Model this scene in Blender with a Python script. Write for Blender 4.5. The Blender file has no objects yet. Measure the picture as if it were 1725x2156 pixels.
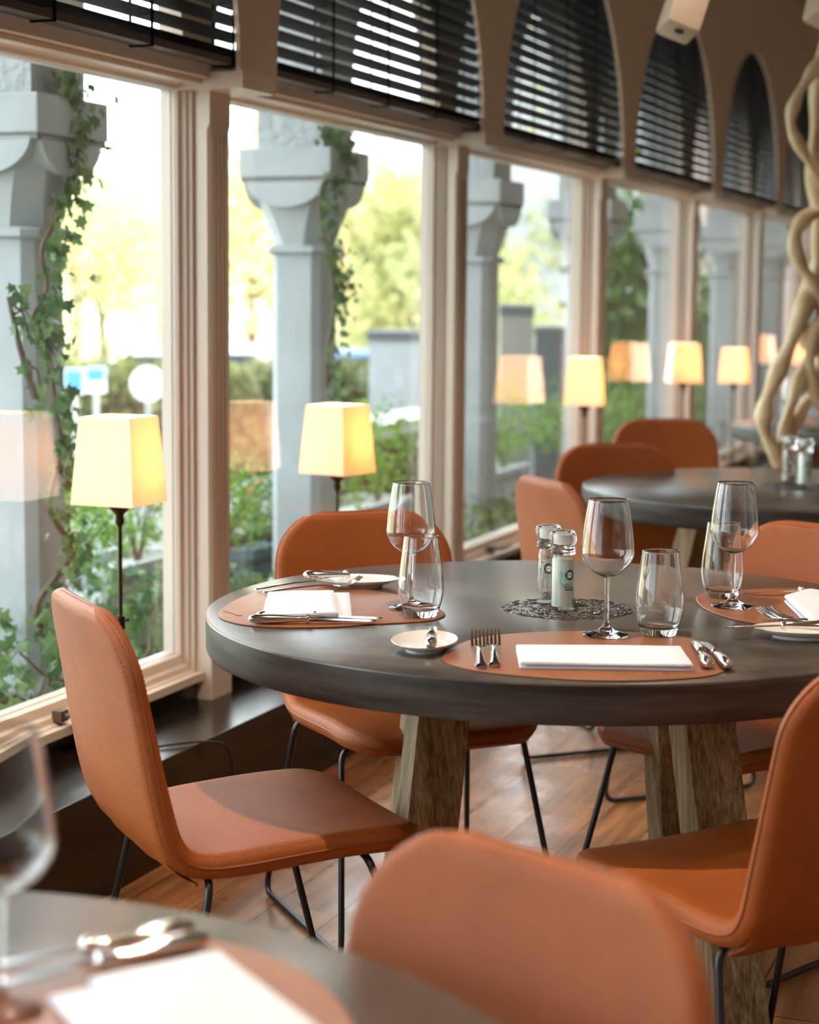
import bpy, bmesh, math, random
import numpy as np
from mathutils import Vector, Matrix

# ------------------------------------------------------------------ camera
SC = bpy.context.scene
COL = SC.collection
H = 1.34
FPX = 3950.0
PITCH = math.atan((1078 - 615) / FPX)
ROLL = math.radians(.5)
cd = bpy.data.cameras.new('camera'); cam = bpy.data.objects.new('camera', cd); COL.objects.link(cam)
SC.camera = cam
cd.sensor_fit = 'HORIZONTAL'; cd.sensor_width = 24.0; cd.lens = FPX * 24.0 / 1725
cam.matrix_world = (Matrix.Translation((0, 0, H)) @ Matrix.Rotation(math.pi / 2 - PITCH, 4, 'X')
                    @ Matrix.Rotation(ROLL, 4, 'Z'))
cd.clip_start = .05; cd.clip_end = 400
cd.dof.use_dof = True; cd.dof.focus_distance = 3.38; cd.dof.aperture_fstop = 2.9

# ------------------------------------------------------------------ world, sun, exposure
world = bpy.data.worlds.new('sky'); SC.world = world; world.use_nodes = True
bg = world.node_tree.nodes['Background']
bg.inputs[0].default_value = (.87, .94, 1.0, 1); bg.inputs[1].default_value = 3.7
SC.view_settings.view_transform = 'Standard'; SC.view_settings.look = 'None'
SC.view_settings.gamma = 1; SC.view_settings.use_curve_mapping = False
SC.view_settings.exposure = 0.9

TH = math.radians(90 - 21.05)          # direction of the window wall
WR = Matrix.Rotation(TH, 4, 'Z')
def wall_pt(s, y, z):                   # wall frame (along, outward, up) -> world
    return WR @ Vector((s, y, z))

sun = bpy.data.lights.new('sun', 'SUN'); so = bpy.data.objects.new('sun', sun); COL.objects.link(so)
sun.energy = 4.5; sun.angle = math.radians(1.0); sun.color = (1, .9, .72)
sdir = (WR.to_3x3() @ Vector((.15, 1.0, -.62))).normalized()      # travels outward over the roof
so.rotation_euler = sdir.to_track_quat('-Z', 'Y').to_euler()

def spot(x, y, z, watts, color, size, tx, ty, tz, blend=.5, rad=.02):
    l = bpy.data.lights.new('ceiling_spot_and_fill_light', 'SPOT'); o = bpy.data.objects.new('ceiling_spot_and_fill_light', l); COL.objects.link(o)
    l.energy = watts; l.color = color; l.spot_size = math.radians(size); l.spot_blend = blend; l.shadow_soft_size = rad
    o.location = (x, y, z)
    o.rotation_euler = (Vector((tx, ty, tz)) - Vector((x, y, z))).to_track_quat('-Z', 'Y').to_euler()
WARM = (1, .80, .60)
SPOTS = [(.0, 2.86, 3.12, 112, 90), (.9, 5.0, 3.12, 30, 100), (1.9, 7.3, 3.12, 30, 100), (2.9, 9.9, 3.12, 30, 100),
         (2.6, 3.6, 3.12, 30, 105), (1.2, .9, 3.12, 30, 105), (-.9, .5, 3.12, 60, 105)]  # first casts the table shadow; others are added fill, last for left chair
for (x, y, z, w, a) in SPOTS:
    spot(x, y, z - .05, w, WARM, a, x, y, 0)

# ------------------------------------------------------------------ pixel helpers (photo frame 1725 x 2156)
_C, _S = math.cos(PITCH), math.sin(PITCH)
def ray(px, py):
    dx, dy = px - 862.5, py - 1078
    a = dx * math.cos(ROLL) - dy * math.sin(ROLL); b = dx * math.sin(ROLL) + dy * math.cos(ROLL)
    return Vector((a / FPX, _C - b / FPX * _S, -_S - b / FPX * _C))
def at(px, py, z):                       # point of the horizontal plane z seen there
    d = ray(px, py); t = (z - H) / d.z
    return Vector((d.x * t, d.y * t, z))
def atY(px, py, Y):
    d = ray(px, py); t = Y / d.y
    return Vector((d.x * t, Y, d.z * t + H))
def on_wall(px, py, y):                  # wall-frame point on the plane at outward distance y
    d = WR.inverted().to_3x3() @ ray(px, py); t = y / d.y
    return Vector((d.x * t, y, d.z * t + H))

# ------------------------------------------------------------------ materials
def mat(name, color, rough=.5, metal=0, spec=.5, bump=None, noise=None, coat=0, emis=None, trans=None, sheen=0):
    m = bpy.data.materials.new(name); m.use_nodes = True
    nt = m.node_tree; b = nt.nodes['Principled BSDF']
    b.inputs['Base Color'].default_value = (*color, 1)
    b.inputs['Roughness'].default_value = rough; b.inputs['Metallic'].default_value = metal
    b.inputs['Specular IOR Level'].default_value = spec
    b.inputs['Coat Weight'].default_value = coat
    b.inputs['Sheen Weight'].default_value = sheen
    if emis: b.inputs['Emission Color'].default_value = (*emis[0], 1); b.inputs['Emission Strength'].default_value = emis[1]
    tc = nt.nodes.new('ShaderNodeTexCoord')
    if noise:   # (scale xyz, other colour, detail, lo, hi)
        sc, c2, det, lo, hi = noise
        mp = nt.nodes.new('ShaderNodeMapping'); mp.inputs['Scale'].default_value = sc
        n = nt.nodes.new('ShaderNodeTexNoise'); n.inputs['Scale'].default_value = 1; n.inputs['Detail'].default_value = det
        r = nt.nodes.new('ShaderNodeMapRange'); r.inputs['From Min'].default_value = lo; r.inputs['From Max'].default_value = hi
        mx = nt.nodes.new('ShaderNodeMix'); mx.data_type = 'RGBA'
        mx.inputs['A'].default_value = (*color, 1); mx.inputs['B'].default_value = (*c2, 1)
        nt.links.new(tc.outputs['Object'], mp.inputs[0]); nt.links.new(mp.outputs[0], n.inputs['Vector'])
        nt.links.new(n.outputs['Fac'], r.inputs['Value']); nt.links.new(r.outputs[0], mx.inputs['Factor'])
        nt.links.new(mx.outputs['Result'], b.inputs['Base Color'])
    if bump:    # (kind, scale, strength, distance)
        k, s, st, di = bump
        if k == 'leather':
            t = nt.nodes.new('ShaderNodeTexVoronoi'); t.feature = 'DISTANCE_TO_EDGE'; t.inputs['Scale'].default_value = s
            n2 = nt.nodes.new('ShaderNodeTexNoise'); n2.inputs['Scale'].default_value = s * .5; n2.inputs['Detail'].default_value = 3
            mv = nt.nodes.new('ShaderNodeMix'); mv.data_type = 'VECTOR'; mv.inputs['Factor'].default_value = .02
            nt.links.new(tc.outputs['Object'], n2.inputs['Vector'])
            nt.links.new(tc.outputs['Object'], mv.inputs['A']); nt.links.new(n2.outputs['Color'], mv.inputs['B'])
            nt.links.new(mv.outputs['Result'], t.inputs['Vector']); out = t.outputs['Distance']
        elif k == 'noise':
            t = nt.nodes.new('ShaderNodeTexNoise'); t.inputs['Detail'].default_value = 5
            mp2 = nt.nodes.new('ShaderNodeMapping'); mp2.inputs['Scale'].default_value = s if isinstance(s, tuple) else (s, s, s)
            t.inputs['Scale'].default_value = 1
            nt.links.new(tc.outputs['Object'], mp2.inputs[0]); nt.links.new(mp2.outputs[0], t.inputs['Vector']); out = t.outputs['Fac']
        bp = nt.nodes.new('ShaderNodeBump'); bp.inputs['Strength'].default_value = st; bp.inputs['Distance'].default_value = di
        nt.links.new(out, bp.inputs['Height']); nt.links.new(bp.outputs[0], b.inputs['Normal'])
    return m

M = {}
M['leather'] = mat('tan_leather', (.37, .088, .010), .46, bump=('leather', 310, .75, .0011), noise=((9, 9, 9), (.31, .072, .008), 3, .35, .7), spec=.42)
M['leather_piping'] = mat('leather_piping', (.27, .07, .016), .45)
M['stitch'] = mat('stitch_thread', (.36, .09, .02), .6)
M['mat_leather'] = mat('placemat_leather', (.33, .112, .038), .32, bump=('leather', 330, .6, .0009), noise=((14, 14, 14), (.27, .090, .030), 3, .35, .7), spec=.8)
M['mat_edge'] = mat('placemat_edge', (.16, .05, .02), .5)
M['black_metal'] = mat('black_painted_steel', (.012, .013, .015), .32)
M['top'] = mat('dark_stained_tabletop', (.050, .042, .037), .27, noise=((5, 5, 5), (.135, .118, .102), 7, .38, .68), bump=('noise', (60, 60, 60), .05, .0008), spec=.55)
M['top_edge'] = mat('dark_tabletop_edge', (.022, .020, .020), .45, noise=((4, 4, 40), (.085, .077, .072), 7, .38, .66), bump=('noise', (30, 30, 200), .12, .0008))
M['carve'] = mat('carved_relief', (.020, .015, .012), .22, noise=((90, 90, 90), (.06, .048, .04), 3, .4, .6))
M['napkin'] = mat('white_linen', (.76, .78, .86), .85, bump=('noise', 900, .15, .0004), sheen=.2)
M['steel'] = mat('polished_cutlery_steel', (.80, .79, .78), .09, metal=1)
M['porcelain'] = mat('white_porcelain', (.78, .76, .73), .12, spec=.6)
M['paint'] = mat('cream_window_paint', (.66, .565, .49), .30, bump=('noise', (12, 12, 12), .03, .001))
M['wall'] = mat('beige_arch_paint', (.62, .51, .42), .62, bump=('noise', 40, .04, .001))
M['ceil'] = mat('taupe_ceiling_paint', (.42, .35, .29), .7)
M['ledge'] = mat('black_brown_wood', (.005, .004, .0035), .22, noise=((3, 60, 60), (.011, .008, .0065), 5, .35, .7), bump=('noise', (8, 90, 90), .25, .001))
M['blind'] = mat('black_wood_blind', (.010, .008, .008), .5, spec=.25)
M['tape'] = mat('black_ladder_tape', (.003, .003, .003), .8, spec=.1)
M['blind_rail'] = mat('brown_black_rail', (.050, .030, .024), .35)
M['stone'] = mat('grey_cast_stone', (.40, .43, .445), .85, bump=('noise', 30, .35, .006), noise=((4, 4, 4), (.34, .365, .38), 5, .35, .7))
M['render'] = mat('grey_rough_render', (.40, .425, .44), .9, bump=('noise', 26, .9, .02), noise=((3, 3, 3), (.33, .35, .36), 5, .35, .7))
M['stone_dark'] = mat('dark_stone_joint', (.16, .165, .16), .9)
M['bronze'] = mat('dark_bronze', (.045, .028, .016), .34, metal=.8)
M['salt'] = mat('coarse_salt', (.86, .86, .86), .6, bump=('noise', 700, .6, .001))
M['pepper'] = mat('mixed_peppercorns', (.10, .07, .05), .6, noise=((420, 420, 420), (.6, .5, .38), 1, .45, .55), bump=('noise', 500, .8, .002))
M['label_dark'] = mat('label_charcoal', (.055, .075, .08), .5)
M['label_white'] = mat('label_white', (.82, .84, .84), .5)
M['label_teal'] = mat('label_teal', (.22, .60, .58), .5, noise=((160, 160, 160), (.42, .76, .72), 2, .4, .6))
M['label_green'] = mat('label_deep_teal', (.015, .22, .21), .5)
M['label_brown'] = mat('label_brown', (.13, .08, .07), .5)
M['driftwood'] = mat('bleached_driftwood', (.84, .69, .46), .6, noise=((22, 22, 5), (.62, .43, .22), 5, .35, .7), bump=('noise', (40, 40, 8), .5, .006))
M['plastic'] = mat('cream_plastic', (.56, .46, .36), .45)
M['handle_metal'] = mat('brown_window_handle', (.16, .11, .09), .3, metal=.5)
M['cable'] = mat('black_cable', (.01, .01, .01), .5)
M['paving'] = mat('grey_terrace_paving', (.17, .175, .17), .8, noise=((2, 2, 2), (.12, .125, .12), 4, .35, .7))
M['asphalt'] = mat('pale_driveway', (.36, .35, .32), .9)
M['grass'] = mat('sunlit_dry_lawn', (.70, .66, .46), .95, noise=((.5, .5, .5), (.60, .60, .36), 4, .35, .7))
M['bark'] = mat('tree_bark', (.16, .12, .085), .9)
M['stem'] = mat('ivy_stem', (.13, .085, .055), .8)
M['planter'] = mat('pale_grey_planter', (.55, .57, .57), .7)
M['planter_blue'] = mat('slate_blue_planter', (.06, .12, .14), .6)
M['dark_red'] = mat('dark_red_paint', (.10, .018, .02), .5)
M['sign_blue'] = mat('blue_sign_enamel', (.05, .22, .62), .4)
M['sign_white'] = mat('white_sign_enamel', (.82, .83, .84), .4)
M['sign_post'] = mat('galvanised_post', (.48, .49, .49), .5, metal=.3)
M['facade'] = mat('pale_pink_brick', (.46, .36, .33), .9, noise=((3, 3, 9), (.40, .33, .31), 4, .35, .7))
M['facade_grey'] = mat('pale_grey_facade', (.42, .45, .46), .9)
M['window_dark'] = mat('dark_window_opening', (.04, .055, .065), .2)
M['pillar'] = mat('weathered_gate_pillar', (.30, .29, .25), .9)
M['slate'] = mat('dark_slate', (.10, .11, .12), .6)
M['car_white'] = mat('white_car_paint', (.75, .76, .78), .25, coat=.5)
M['car_blue'] = mat('blue_car_paint', (.10, .20, .40), .25, coat=.5)
M['rubber'] = mat('tyre_rubber', (.02, .02, .02), .8)
M['flower'] = mat('orange_petals', (.85, .28, .08), .6)

def glass_mat():
    m = bpy.data.materials.new('clear_crystal'); m.use_nodes = True; nt = m.node_tree; nt.nodes.clear()
    g = nt.nodes.new('ShaderNodeBsdfGlass'); g.inputs['IOR'].default_value = 1.48; g.inputs['Roughness'].default_value = 0
    g.inputs['Color'].default_value = (.99, .99, .99, 1)
    o = nt.nodes.new('ShaderNodeOutputMaterial'); nt.links.new(g.outputs[0], o.inputs[0]); return m
M['glass'] = glass_mat()
def pane_mat():
    m = bpy.data.materials.new('window_glass'); m.use_nodes = True; nt = m.node_tree; nt.nodes.clear()
    lw = nt.nodes.new('ShaderNodeLayerWeight'); lw.inputs['Blend'].default_value = .5
    p = nt.nodes.new('ShaderNodeMath'); p.operation = 'POWER'; p.inputs[1].default_value = 4.2
    nt.links.new(lw.outputs['Facing'], p.inputs[0])
    a = nt.nodes.new('ShaderNodeMath'); a.operation = 'MULTIPLY_ADD'; a.inputs[1].default_value = .9; a.inputs[2].default_value = .06
    nt.links.new(p.outputs[0], a.inputs[0])
    t = nt.nodes.new('ShaderNodeBsdfTransparent'); t.inputs[0].default_value = (.96, .985, .975, 1)
    g = nt.nodes.new('ShaderNodeBsdfGlossy'); g.inputs['Roughness'].default_value = 0.0
    x = nt.nodes.new('ShaderNodeMixShader'); nt.links.new(a.outputs[0], x.inputs[0]); nt.links.new(t.outputs[0], x.inputs[1]); nt.links.new(g.outputs[0], x.inputs[2])
    o = nt.nodes.new('ShaderNodeOutputMaterial'); nt.links.new(x.outputs[0], o.inputs[0]); return m
M['pane'] = pane_mat()
def shade_mat():
    m = bpy.data.materials.new('cream_lamp_fabric'); m.use_nodes = True; nt = m.node_tree; nt.nodes.clear()
    d = nt.nodes.new('ShaderNodeBsdfDiffuse'); d.inputs[0].default_value = (.94, .93, .91, 1)
    t = nt.nodes.new('ShaderNodeBsdfTranslucent'); t.inputs[0].default_value = (.95, .70, .44, 1)
    x = nt.nodes.new('ShaderNodeMixShader'); x.inputs[0].default_value = .42
    nt.links.new(d.outputs[0], x.inputs[1]); nt.links.new(t.outputs[0], x.inputs[2])
    o = nt.nodes.new('ShaderNodeOutputMaterial'); nt.links.new(x.outputs[0], o.inputs[0]); return m
M['shade'] = shade_mat()
M['bulb'] = mat('warm_bulb', (1, .8, .5), .5, emis=((1, .70, .36), 60))
M['spot_lens'] = mat('spot_lens', (1, .8, .6), .5, emis=((1, .72, .42), 25))

def leaf_mat(name, c1, c2, tr=.35):
    m = bpy.data.materials.new(name); m.use_nodes = True; nt = m.node_tree; nt.nodes.clear()
    ge = nt.nodes.new('ShaderNodeNewGeometry')
    mx = nt.nodes.new('ShaderNodeMix'); mx.data_type = 'RGBA'; mx.inputs['A'].default_value = (*c1, 1); mx.inputs['B'].default_value = (*c2, 1)
    nt.links.new(ge.outputs['Random Per Island'], mx.inputs['Factor'])
    p = nt.nodes.new('ShaderNodeBsdfPrincipled'); p.inputs['Roughness'].default_value = .38
    t = nt.nodes.new('ShaderNodeBsdfTranslucent')
    nt.links.new(mx.outputs['Result'], p.inputs['Base Color']); nt.links.new(mx.outputs['Result'], t.inputs[0])
    x = nt.nodes.new('ShaderNodeMixShader'); x.inputs[0].default_value = tr
    nt.links.new(p.outputs[0], x.inputs[1]); nt.links.new(t.outputs[0], x.inputs[2])
    o = nt.nodes.new('ShaderNodeOutputMaterial'); nt.links.new(x.outputs[0], o.inputs[0]); return m
M['ivy'] = leaf_mat('ivy_leaf', (.035, .10, .035), (.20, .33, .13))
M['shrub'] = leaf_mat('shrub_leaf', (.08, .20, .03), (.34, .54, .10), .45)
M['hedge'] = leaf_mat('hedge_leaf', (.12, .15, .05), (.26, .27, .10), .3)
M['yellow_leaf'] = leaf_mat('yellow_autumn_leaf', (.62, .56, .30), (.82, .74, .46), .45)
M['lime_leaf'] = leaf_mat('lime_leaf', (.42, .45, .20), (.68, .66, .34), .45)
M['conifer'] = leaf_mat('conifer_leaf', (.04, .12, .02), (.16, .30, .05), .3)

def floor_mat():
    m = bpy.data.materials.new('worn_oak_planks'); m.use_nodes = True; nt = m.node_tree; b = nt.nodes['Principled BSDF']
    tc = nt.nodes.new('ShaderNodeTexCoord')
    br = nt.nodes.new('ShaderNodeTexBrick'); br.inputs['Scale'].default_value = 1
    br.inputs['Color1'].default_value = (.34, .145, .055, 1); br.inputs['Color2'].default_value = (.23, .095, .038, 1)
    br.inputs['Mortar'].default_value = (.025, .012, .008, 1); br.inputs['Mortar Size'].default_value = .0022
    br.inputs['Mortar Smooth'].default_value = .3; br.inputs['Bias'].default_value = 0
    br.inputs['Brick Width'].default_value = 1.7; br.inputs['Row Height'].default_value = .155
    nt.links.new(tc.outputs['Object'], br.inputs['Vector'])
    mp = nt.nodes.new('ShaderNodeMapping'); mp.inputs['Scale'].default_value = (3, 34, 1)
    n = nt.nodes.new('ShaderNodeTexNoise'); n.inputs['Scale'].default_value = 1; n.inputs['Detail'].default_value = 7
    nt.links.new(tc.outputs['Object'], mp.inputs[0]); nt.links.new(mp.outputs[0], n.inputs['Vector'])
    r = nt.nodes.new('ShaderNodeMapRange'); r.inputs['From Min'].default_value = .3; r.inputs['From Max'].default_value = .7
    r.inputs['To Min'].default_value = .45; r.inputs['To Max'].default_value = 1.3
    nt.links.new(n.outputs['Fac'], r.inputs['Value'])
    vm = nt.nodes.new('ShaderNodeVectorMath'); vm.operation = 'SCALE'
    nt.links.new(br.outputs['Color'], vm.inputs[0]); nt.links.new(r.outputs[0], vm.inputs['Scale'])
    nt.links.new(vm.outputs[0], b.inputs['Base Color'])
    n3 = nt.nodes.new('ShaderNodeTexNoise'); n3.inputs['Scale'].default_value = 5; n3.inputs['Detail'].default_value = 4
    nt.links.new(tc.outputs['Object'], n3.inputs['Vector'])
    r2 = nt.nodes.new('ShaderNodeMapRange'); r2.inputs['From Min'].default_value = .3; r2.inputs['From Max'].default_value = .7
    r2.inputs['To Min'].default_value = .2; r2.inputs['To Max'].default_value = .4
    nt.links.new(n3.outputs['Fac'], r2.inputs['Value']); nt.links.new(r2.outputs[0], b.inputs['Roughness'])
    bp = nt.nodes.new('ShaderNodeBump'); bp.inputs['Strength'].default_value = .25; bp.inputs['Distance'].default_value = .002
    nt.links.new(br.outputs['Fac'], bp.inputs['Height']); bp.invert = True
    bp2 = nt.nodes.new('ShaderNodeBump'); bp2.inputs['Strength'].default_value = .12; bp2.inputs['Distance'].default_value = .002
    nt.links.new(n.outputs['Fac'], bp2.inputs['Height']); nt.links.new(bp.outputs[0], bp2.inputs['Normal'])
    nt.links.new(bp2.outputs[0], b.inputs['Normal'])
    return m
M['floor'] = floor_mat()

def beam_mat():
    m = bpy.data.materials.new('weathered_beam'); m.use_nodes = True; nt = m.node_tree; b = nt.nodes['Principled BSDF']
    b.inputs['Roughness'].default_value = .65
    tc = nt.nodes.new('ShaderNodeTexCoord')
    mp = nt.nodes.new('ShaderNodeMapping'); mp.inputs['Scale'].default_value = (190, 190, 3.5)
    n = nt.nodes.new('ShaderNodeTexNoise'); n.inputs['Scale'].default_value = 1; n.inputs['Detail'].default_value = 8
    mp2 = nt.nodes.new('ShaderNodeMapping'); mp2.inputs['Scale'].default_value = (26, 26, 1.6)
    n2 = nt.nodes.new('ShaderNodeTexNoise'); n2.inputs['Scale'].default_value = 1; n2.inputs['Detail'].default_value = 4
    nt.links.new(tc.outputs['Object'], mp.inputs[0]); nt.links.new(mp.outputs[0], n.inputs['Vector'])
    nt.links.new(tc.outputs['Object'], mp2.inputs[0]); nt.links.new(mp2.outputs[0], n2.inputs['Vector'])
    a = nt.nodes.new('ShaderNodeMath'); a.operation = 'MULTIPLY_ADD'; a.inputs[1].default_value = .5
    nt.links.new(n.outputs['Fac'], a.inputs[0])
    a2 = nt.nodes.new('ShaderNodeMath'); a2.operation = 'MULTIPLY'; a2.inputs[1].default_value = .5
    nt.links.new(n2.outputs['Fac'], a2.inputs[0]); nt.links.new(a2.outputs[0], a.inputs[2])
    cr = nt.nodes.new('ShaderNodeValToRGB')
    cr.color_ramp.elements[0].position = .34; cr.color_ramp.elements[0].color = (.085, .046, .018, 1)
    cr.color_ramp.elements[1].position = .66; cr.color_ramp.elements[1].color = (.50, .39, .23, 1)
    e = cr.color_ramp.elements.new(.5); e.color = (.28, .18, .080, 1)
    nt.links.new(a.outputs[0], cr.inputs[0]); nt.links.new(cr.outputs[0], b.inputs['Base Color'])
    bp = nt.nodes.new('ShaderNodeBump'); bp.inputs['Strength'].default_value = .4; bp.inputs['Distance'].default_value = .002
    nt.links.new(a.outputs[0], bp.inputs['Height']); nt.links.new(bp.outputs[0], b.inputs['Normal'])
    return m
M['beam'] = beam_mat()

# ------------------------------------------------------------------ mesh helpers
class MB:
    def __init__(s): s.v = []; s.f = []; s.mi = []; s.cur = 0
    def add(s, vs, fs):
        o = len(s.v); s.v += [tuple(p) for p in vs]
        for f in fs: s.f.append(tuple(i + o for i in f)); s.mi.append(s.cur)
        return s
    def box(s, x0, x1, y0, y1, z0, z1, mtx=None):
        vs = [(x, y, z) for x in (x0, x1) for y in (y0, y1) for z in (z0, z1)]
        if mtx is not None: vs = [tuple(mtx @ Vector(p)) for p in vs]
        return s.add(vs, [(0, 1, 3, 2), (4, 6, 7, 5), (0, 4, 5, 1), (2, 3, 7, 6), (0, 2, 6, 4), (1, 5, 7, 3)])
    def lathe(s, prof, seg=48, c=(0, 0, 0), closed=False, mtx=None):
        vs = []; fs = []; n = len(prof)
        for (r, z) in prof:
            for k in range(seg):
                a = 2 * math.pi * k / seg
                vs.append(Vector((c[0] + r * math.cos(a), c[1] + r * math.sin(a), c[2] + z)))
        if mtx is not None: vs = [mtx @ p for p in vs]
        for i in range(n if closed else n - 1):
            j = (i + 1) % n
            for k in range(seg):
                l = (k + 1) % seg
                fs.append((i * seg + k, i * seg + l, j * seg + l, j * seg + k))
        if not closed:
            if prof[0][0] > 1e-6: fs.append(tuple(range(seg - 1, -1, -1)))
            if prof[-1][0] > 1e-6: fs.append(tuple((n - 1) * seg + k for k in range(seg)))
        return s.add(vs, fs)
    def tube(s, pts, rad, seg=10, closed=False, flat=1.0):
        pts = [Vector(p) for p in pts]; n = len(pts); vs = []; fs = []
        if not hasattr(rad, '__len__'): rad = [rad] * n
        up = Vector((0, 0, 1)); prev = None
        for i in range(n):
            if closed: t = pts[(i + 1) % n] - pts[i - 1]
            else: t = pts[min(i + 1, n - 1)] - pts[max(i - 1, 0)]
            if t.length < 1e-9: t = Vector((0, 0, 1))
            t.normalize()
            if prev is None:
                a = up if abs(t.z) < .9 else Vector((1, 0, 0)); u = t.cross(a).normalized()
            else:
                u = prev - t * prev.dot(t)
                if u.length < 1e-6: u = t.cross(up)
                u.normalize()
            prev = u; w = t.cross(u)
            for k in range(seg):
                an = 2 * math.pi * k / seg
                vs.append(pts[i] + u * math.cos(an) * rad[i] + w * math.sin(an) * rad[i] * flat)
        for i in range(n if closed else n - 1):
            j = (i + 1) % n
            for k in range(seg):
                l = (k + 1) % seg; fs.append((i * seg + k, i * seg + l, j * seg + l, j * seg + k))
        if not closed:
            fs.append(tuple(range(seg - 1, -1, -1))); fs.append(tuple((n - 1) * seg + k for k in range(seg)))
        return s.add(vs, fs)
    def prism(s, poly, z0, z1, inset=0, mtx=None):
        n = len(poly); vs = [(p[0], p[1], z0) for p in poly] + [(p[0], p[1], z1) for p in poly]
        if mtx is not None: vs = [tuple(mtx @ Vector(p)) for p in vs]
        return s.add(vs, [tuple(range(n - 1, -1, -1)), tuple(range(n, 2 * n))] + [(i, (i + 1) % n, n + (i + 1) % n, n + i) for i in range(n)])
    def build(s, name, m, parent=None, smooth=None, bevel=0, loc=None, rz=None, weld=False):
        me = bpy.data.meshes.new(name); me.from_pydata(s.v, [], s.f); me.validate()
        ms = m if isinstance(m, (list, tuple)) else [m]
        for x in ms: me.materials.append(x)
        if len(ms) > 1:
            for p, k in zip(me.polygons, s.mi): p.material_index = k
        bm = bmesh.new(); bm.from_mesh(me)
        if weld: bmesh.ops.remove_doubles(bm, verts=bm.verts, dist=1e-5)
        bmesh.ops.recalc_face_normals(bm, faces=bm.faces)
        if bevel: bmesh.ops.bevel(bm, geom=bm.edges[:], offset=bevel, segments=2, profile=.6, affect='EDGES')
        bm.to_mesh(me); bm.free()
        if smooth is not None:
            me.shade_smooth()
            if smooth < 179: me.set_sharp_from_angle(angle=math.radians(smooth))
        o = bpy.data.objects.new(name, me); COL.objects.link(o)
        if parent: o.parent = parent
        if loc is not None: o.location = loc
        if rz is not None: o.rotation_euler = (0, 0, rz)
        return o

def tag(o, label, cat, group=None, kind=None):
    if label: o['label'] = label
    if cat: o['category'] = cat
    if group: o['group'] = group
    if kind: o['kind'] = kind
    return o
def thing(name, label, cat, loc=(0, 0, 0), rz=0, group=None):
    o = bpy.data.objects.new(name, None); COL.objects.link(o); o.empty_display_size = .1
    o.location = loc; o.rotation_euler = (0, 0, rz); tag(o, label, cat, group); return o
def struct(o): o['kind'] = 'structure'; return o
def copy_tree(o, parent=None):
    c = o.copy(); COL.objects.link(c)
    if parent is not None: c.parent = parent
    for ch in list(o.children): copy_tree(ch, c)
    return c
def dup(o, loc, rz, label, group=None):
    c = copy_tree(o); c.location = loc; c.rotation_euler = (0, 0, rz); c['label'] = label
    if group: c['group'] = group
    return c
def catmull(pts, per=8, closed=False):
    n = len(pts); out = []
    P = [Vector(p) for p in pts]
    rng = range(n) if closed else range(n - 1)
    for i in rng:
        if closed: a, b, c, d = P[i - 1], P[i], P[(i + 1) % n], P[(i + 2) % n]
        else: a, b, c, d = P[max(i - 1, 0)], P[i], P[i + 1], P[min(i + 2, n - 1)]
        for k in range(per):
            t = k / per
            out.append(.5 * ((2 * b) + (c - a) * t + (2 * a - 5 * b + 4 * c - d) * t * t + (3 * b - a - 3 * c + d) * t ** 3))
    if not closed: out.append(P[-1])
    return out

# ================================================================== ROOM SHELL (wall frame: x along, y outward)
PC0, SP = 4.392, 1.8725
def pc(k): return PC0 + SP * k
K0, K1 = -5, 6                                       # posts
S0, S1 = pc(K0), pc(K1 + 1)

mb = MB(); mb.box(S0 - .3, S1 + .3, -4.2, 2.33, -.1, 0); fl = struct(mb.build('floor', M['floor'], rz=TH))
mb = MB(); mb.box(S0 - .3, S1 + .3, -4.2, 2.45, 3.2, 3.35); struct(mb.build('ceiling', M['ceil'], rz=TH))
mb = MB(); mb.box(S0 - .3, S1 + .3, -4.2, -4.05, 0, 3.2); struct(mb.build('wall_right', M['wall'], rz=TH))
mb = MB(); mb.box(S1 + .15, S1 + .3, -4.05, 2.45, 0, 3.2); struct(mb.build('wall_far', M['wall'], rz=TH))
# rear wall behind the camera
mb = MB(); mb.box(S0 - .3, S0 - .15, -4.05, 2.45, 0, 3.2)
struct(mb.build('wall_back', M['wall'], rz=TH))
# wall below the windows
mb = MB(); mb.box(S0 - .3, S1 + .3, 2.30, 2.45, 0, .30); struct(mb.build('wall_window_side', M['wall'], rz=TH))

def arch_panel(mb, k0, k1, y0, y1, zbase, spring, ztop, r, c_off=0, zapex=None):
    """solid panel from post k0 to k1 with a round-headed opening in every bay"""
    NA = 28
    for k in range(k0, k1):
        a, b = pc(k) + c_off, pc(k + 1) + c_off; c = (a + b) / 2
        prof = [(c - r, zbase)]
        prof += [(c - r * math.cos(math.pi * i / NA), spring + r * math.sin(math.pi * i / NA)) for i in range(NA + 1)]
        prof += [(c + r, zbase)]
        for (x, z) in prof: pass
        n = len(prof); vs = []
        for y in (y0, y1):
            for (x, z) in prof: vs.append((x, y, z))
            for (x, z) in prof: vs.append((x, y, ztop))
        fs = []
        for q in (0, 1):
            o = q * 2 * n
            for i in range(n - 1):
                fs.append((o + i, o + i + 1, o + n + i + 1, o + n + i))
        for i in range(n - 1): fs.append((i, i + 1, 2 * n + i + 1, 2 * n + i))
        mb.add(vs, fs)
        for (x0, x1) in ((a, c - r), (c + r, b)): mb.box(x0, x1, y0, y1, zbase, ztop)
mb = MB(); arch_panel(mb, K0, K1 + 1, 2.11, 2.122, 1.885, 1.885, 3.2, .83)
struct(mb.build('wall_left', M['wall'], rz=TH))
mb = MB(); arch_panel(mb, K0, K1 + 1, 2.28, 2.345, 1.90, 1.90, 3.2, .85)
struct(mb.build('wall_left_outer', M['wall'], rz=TH))

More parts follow.
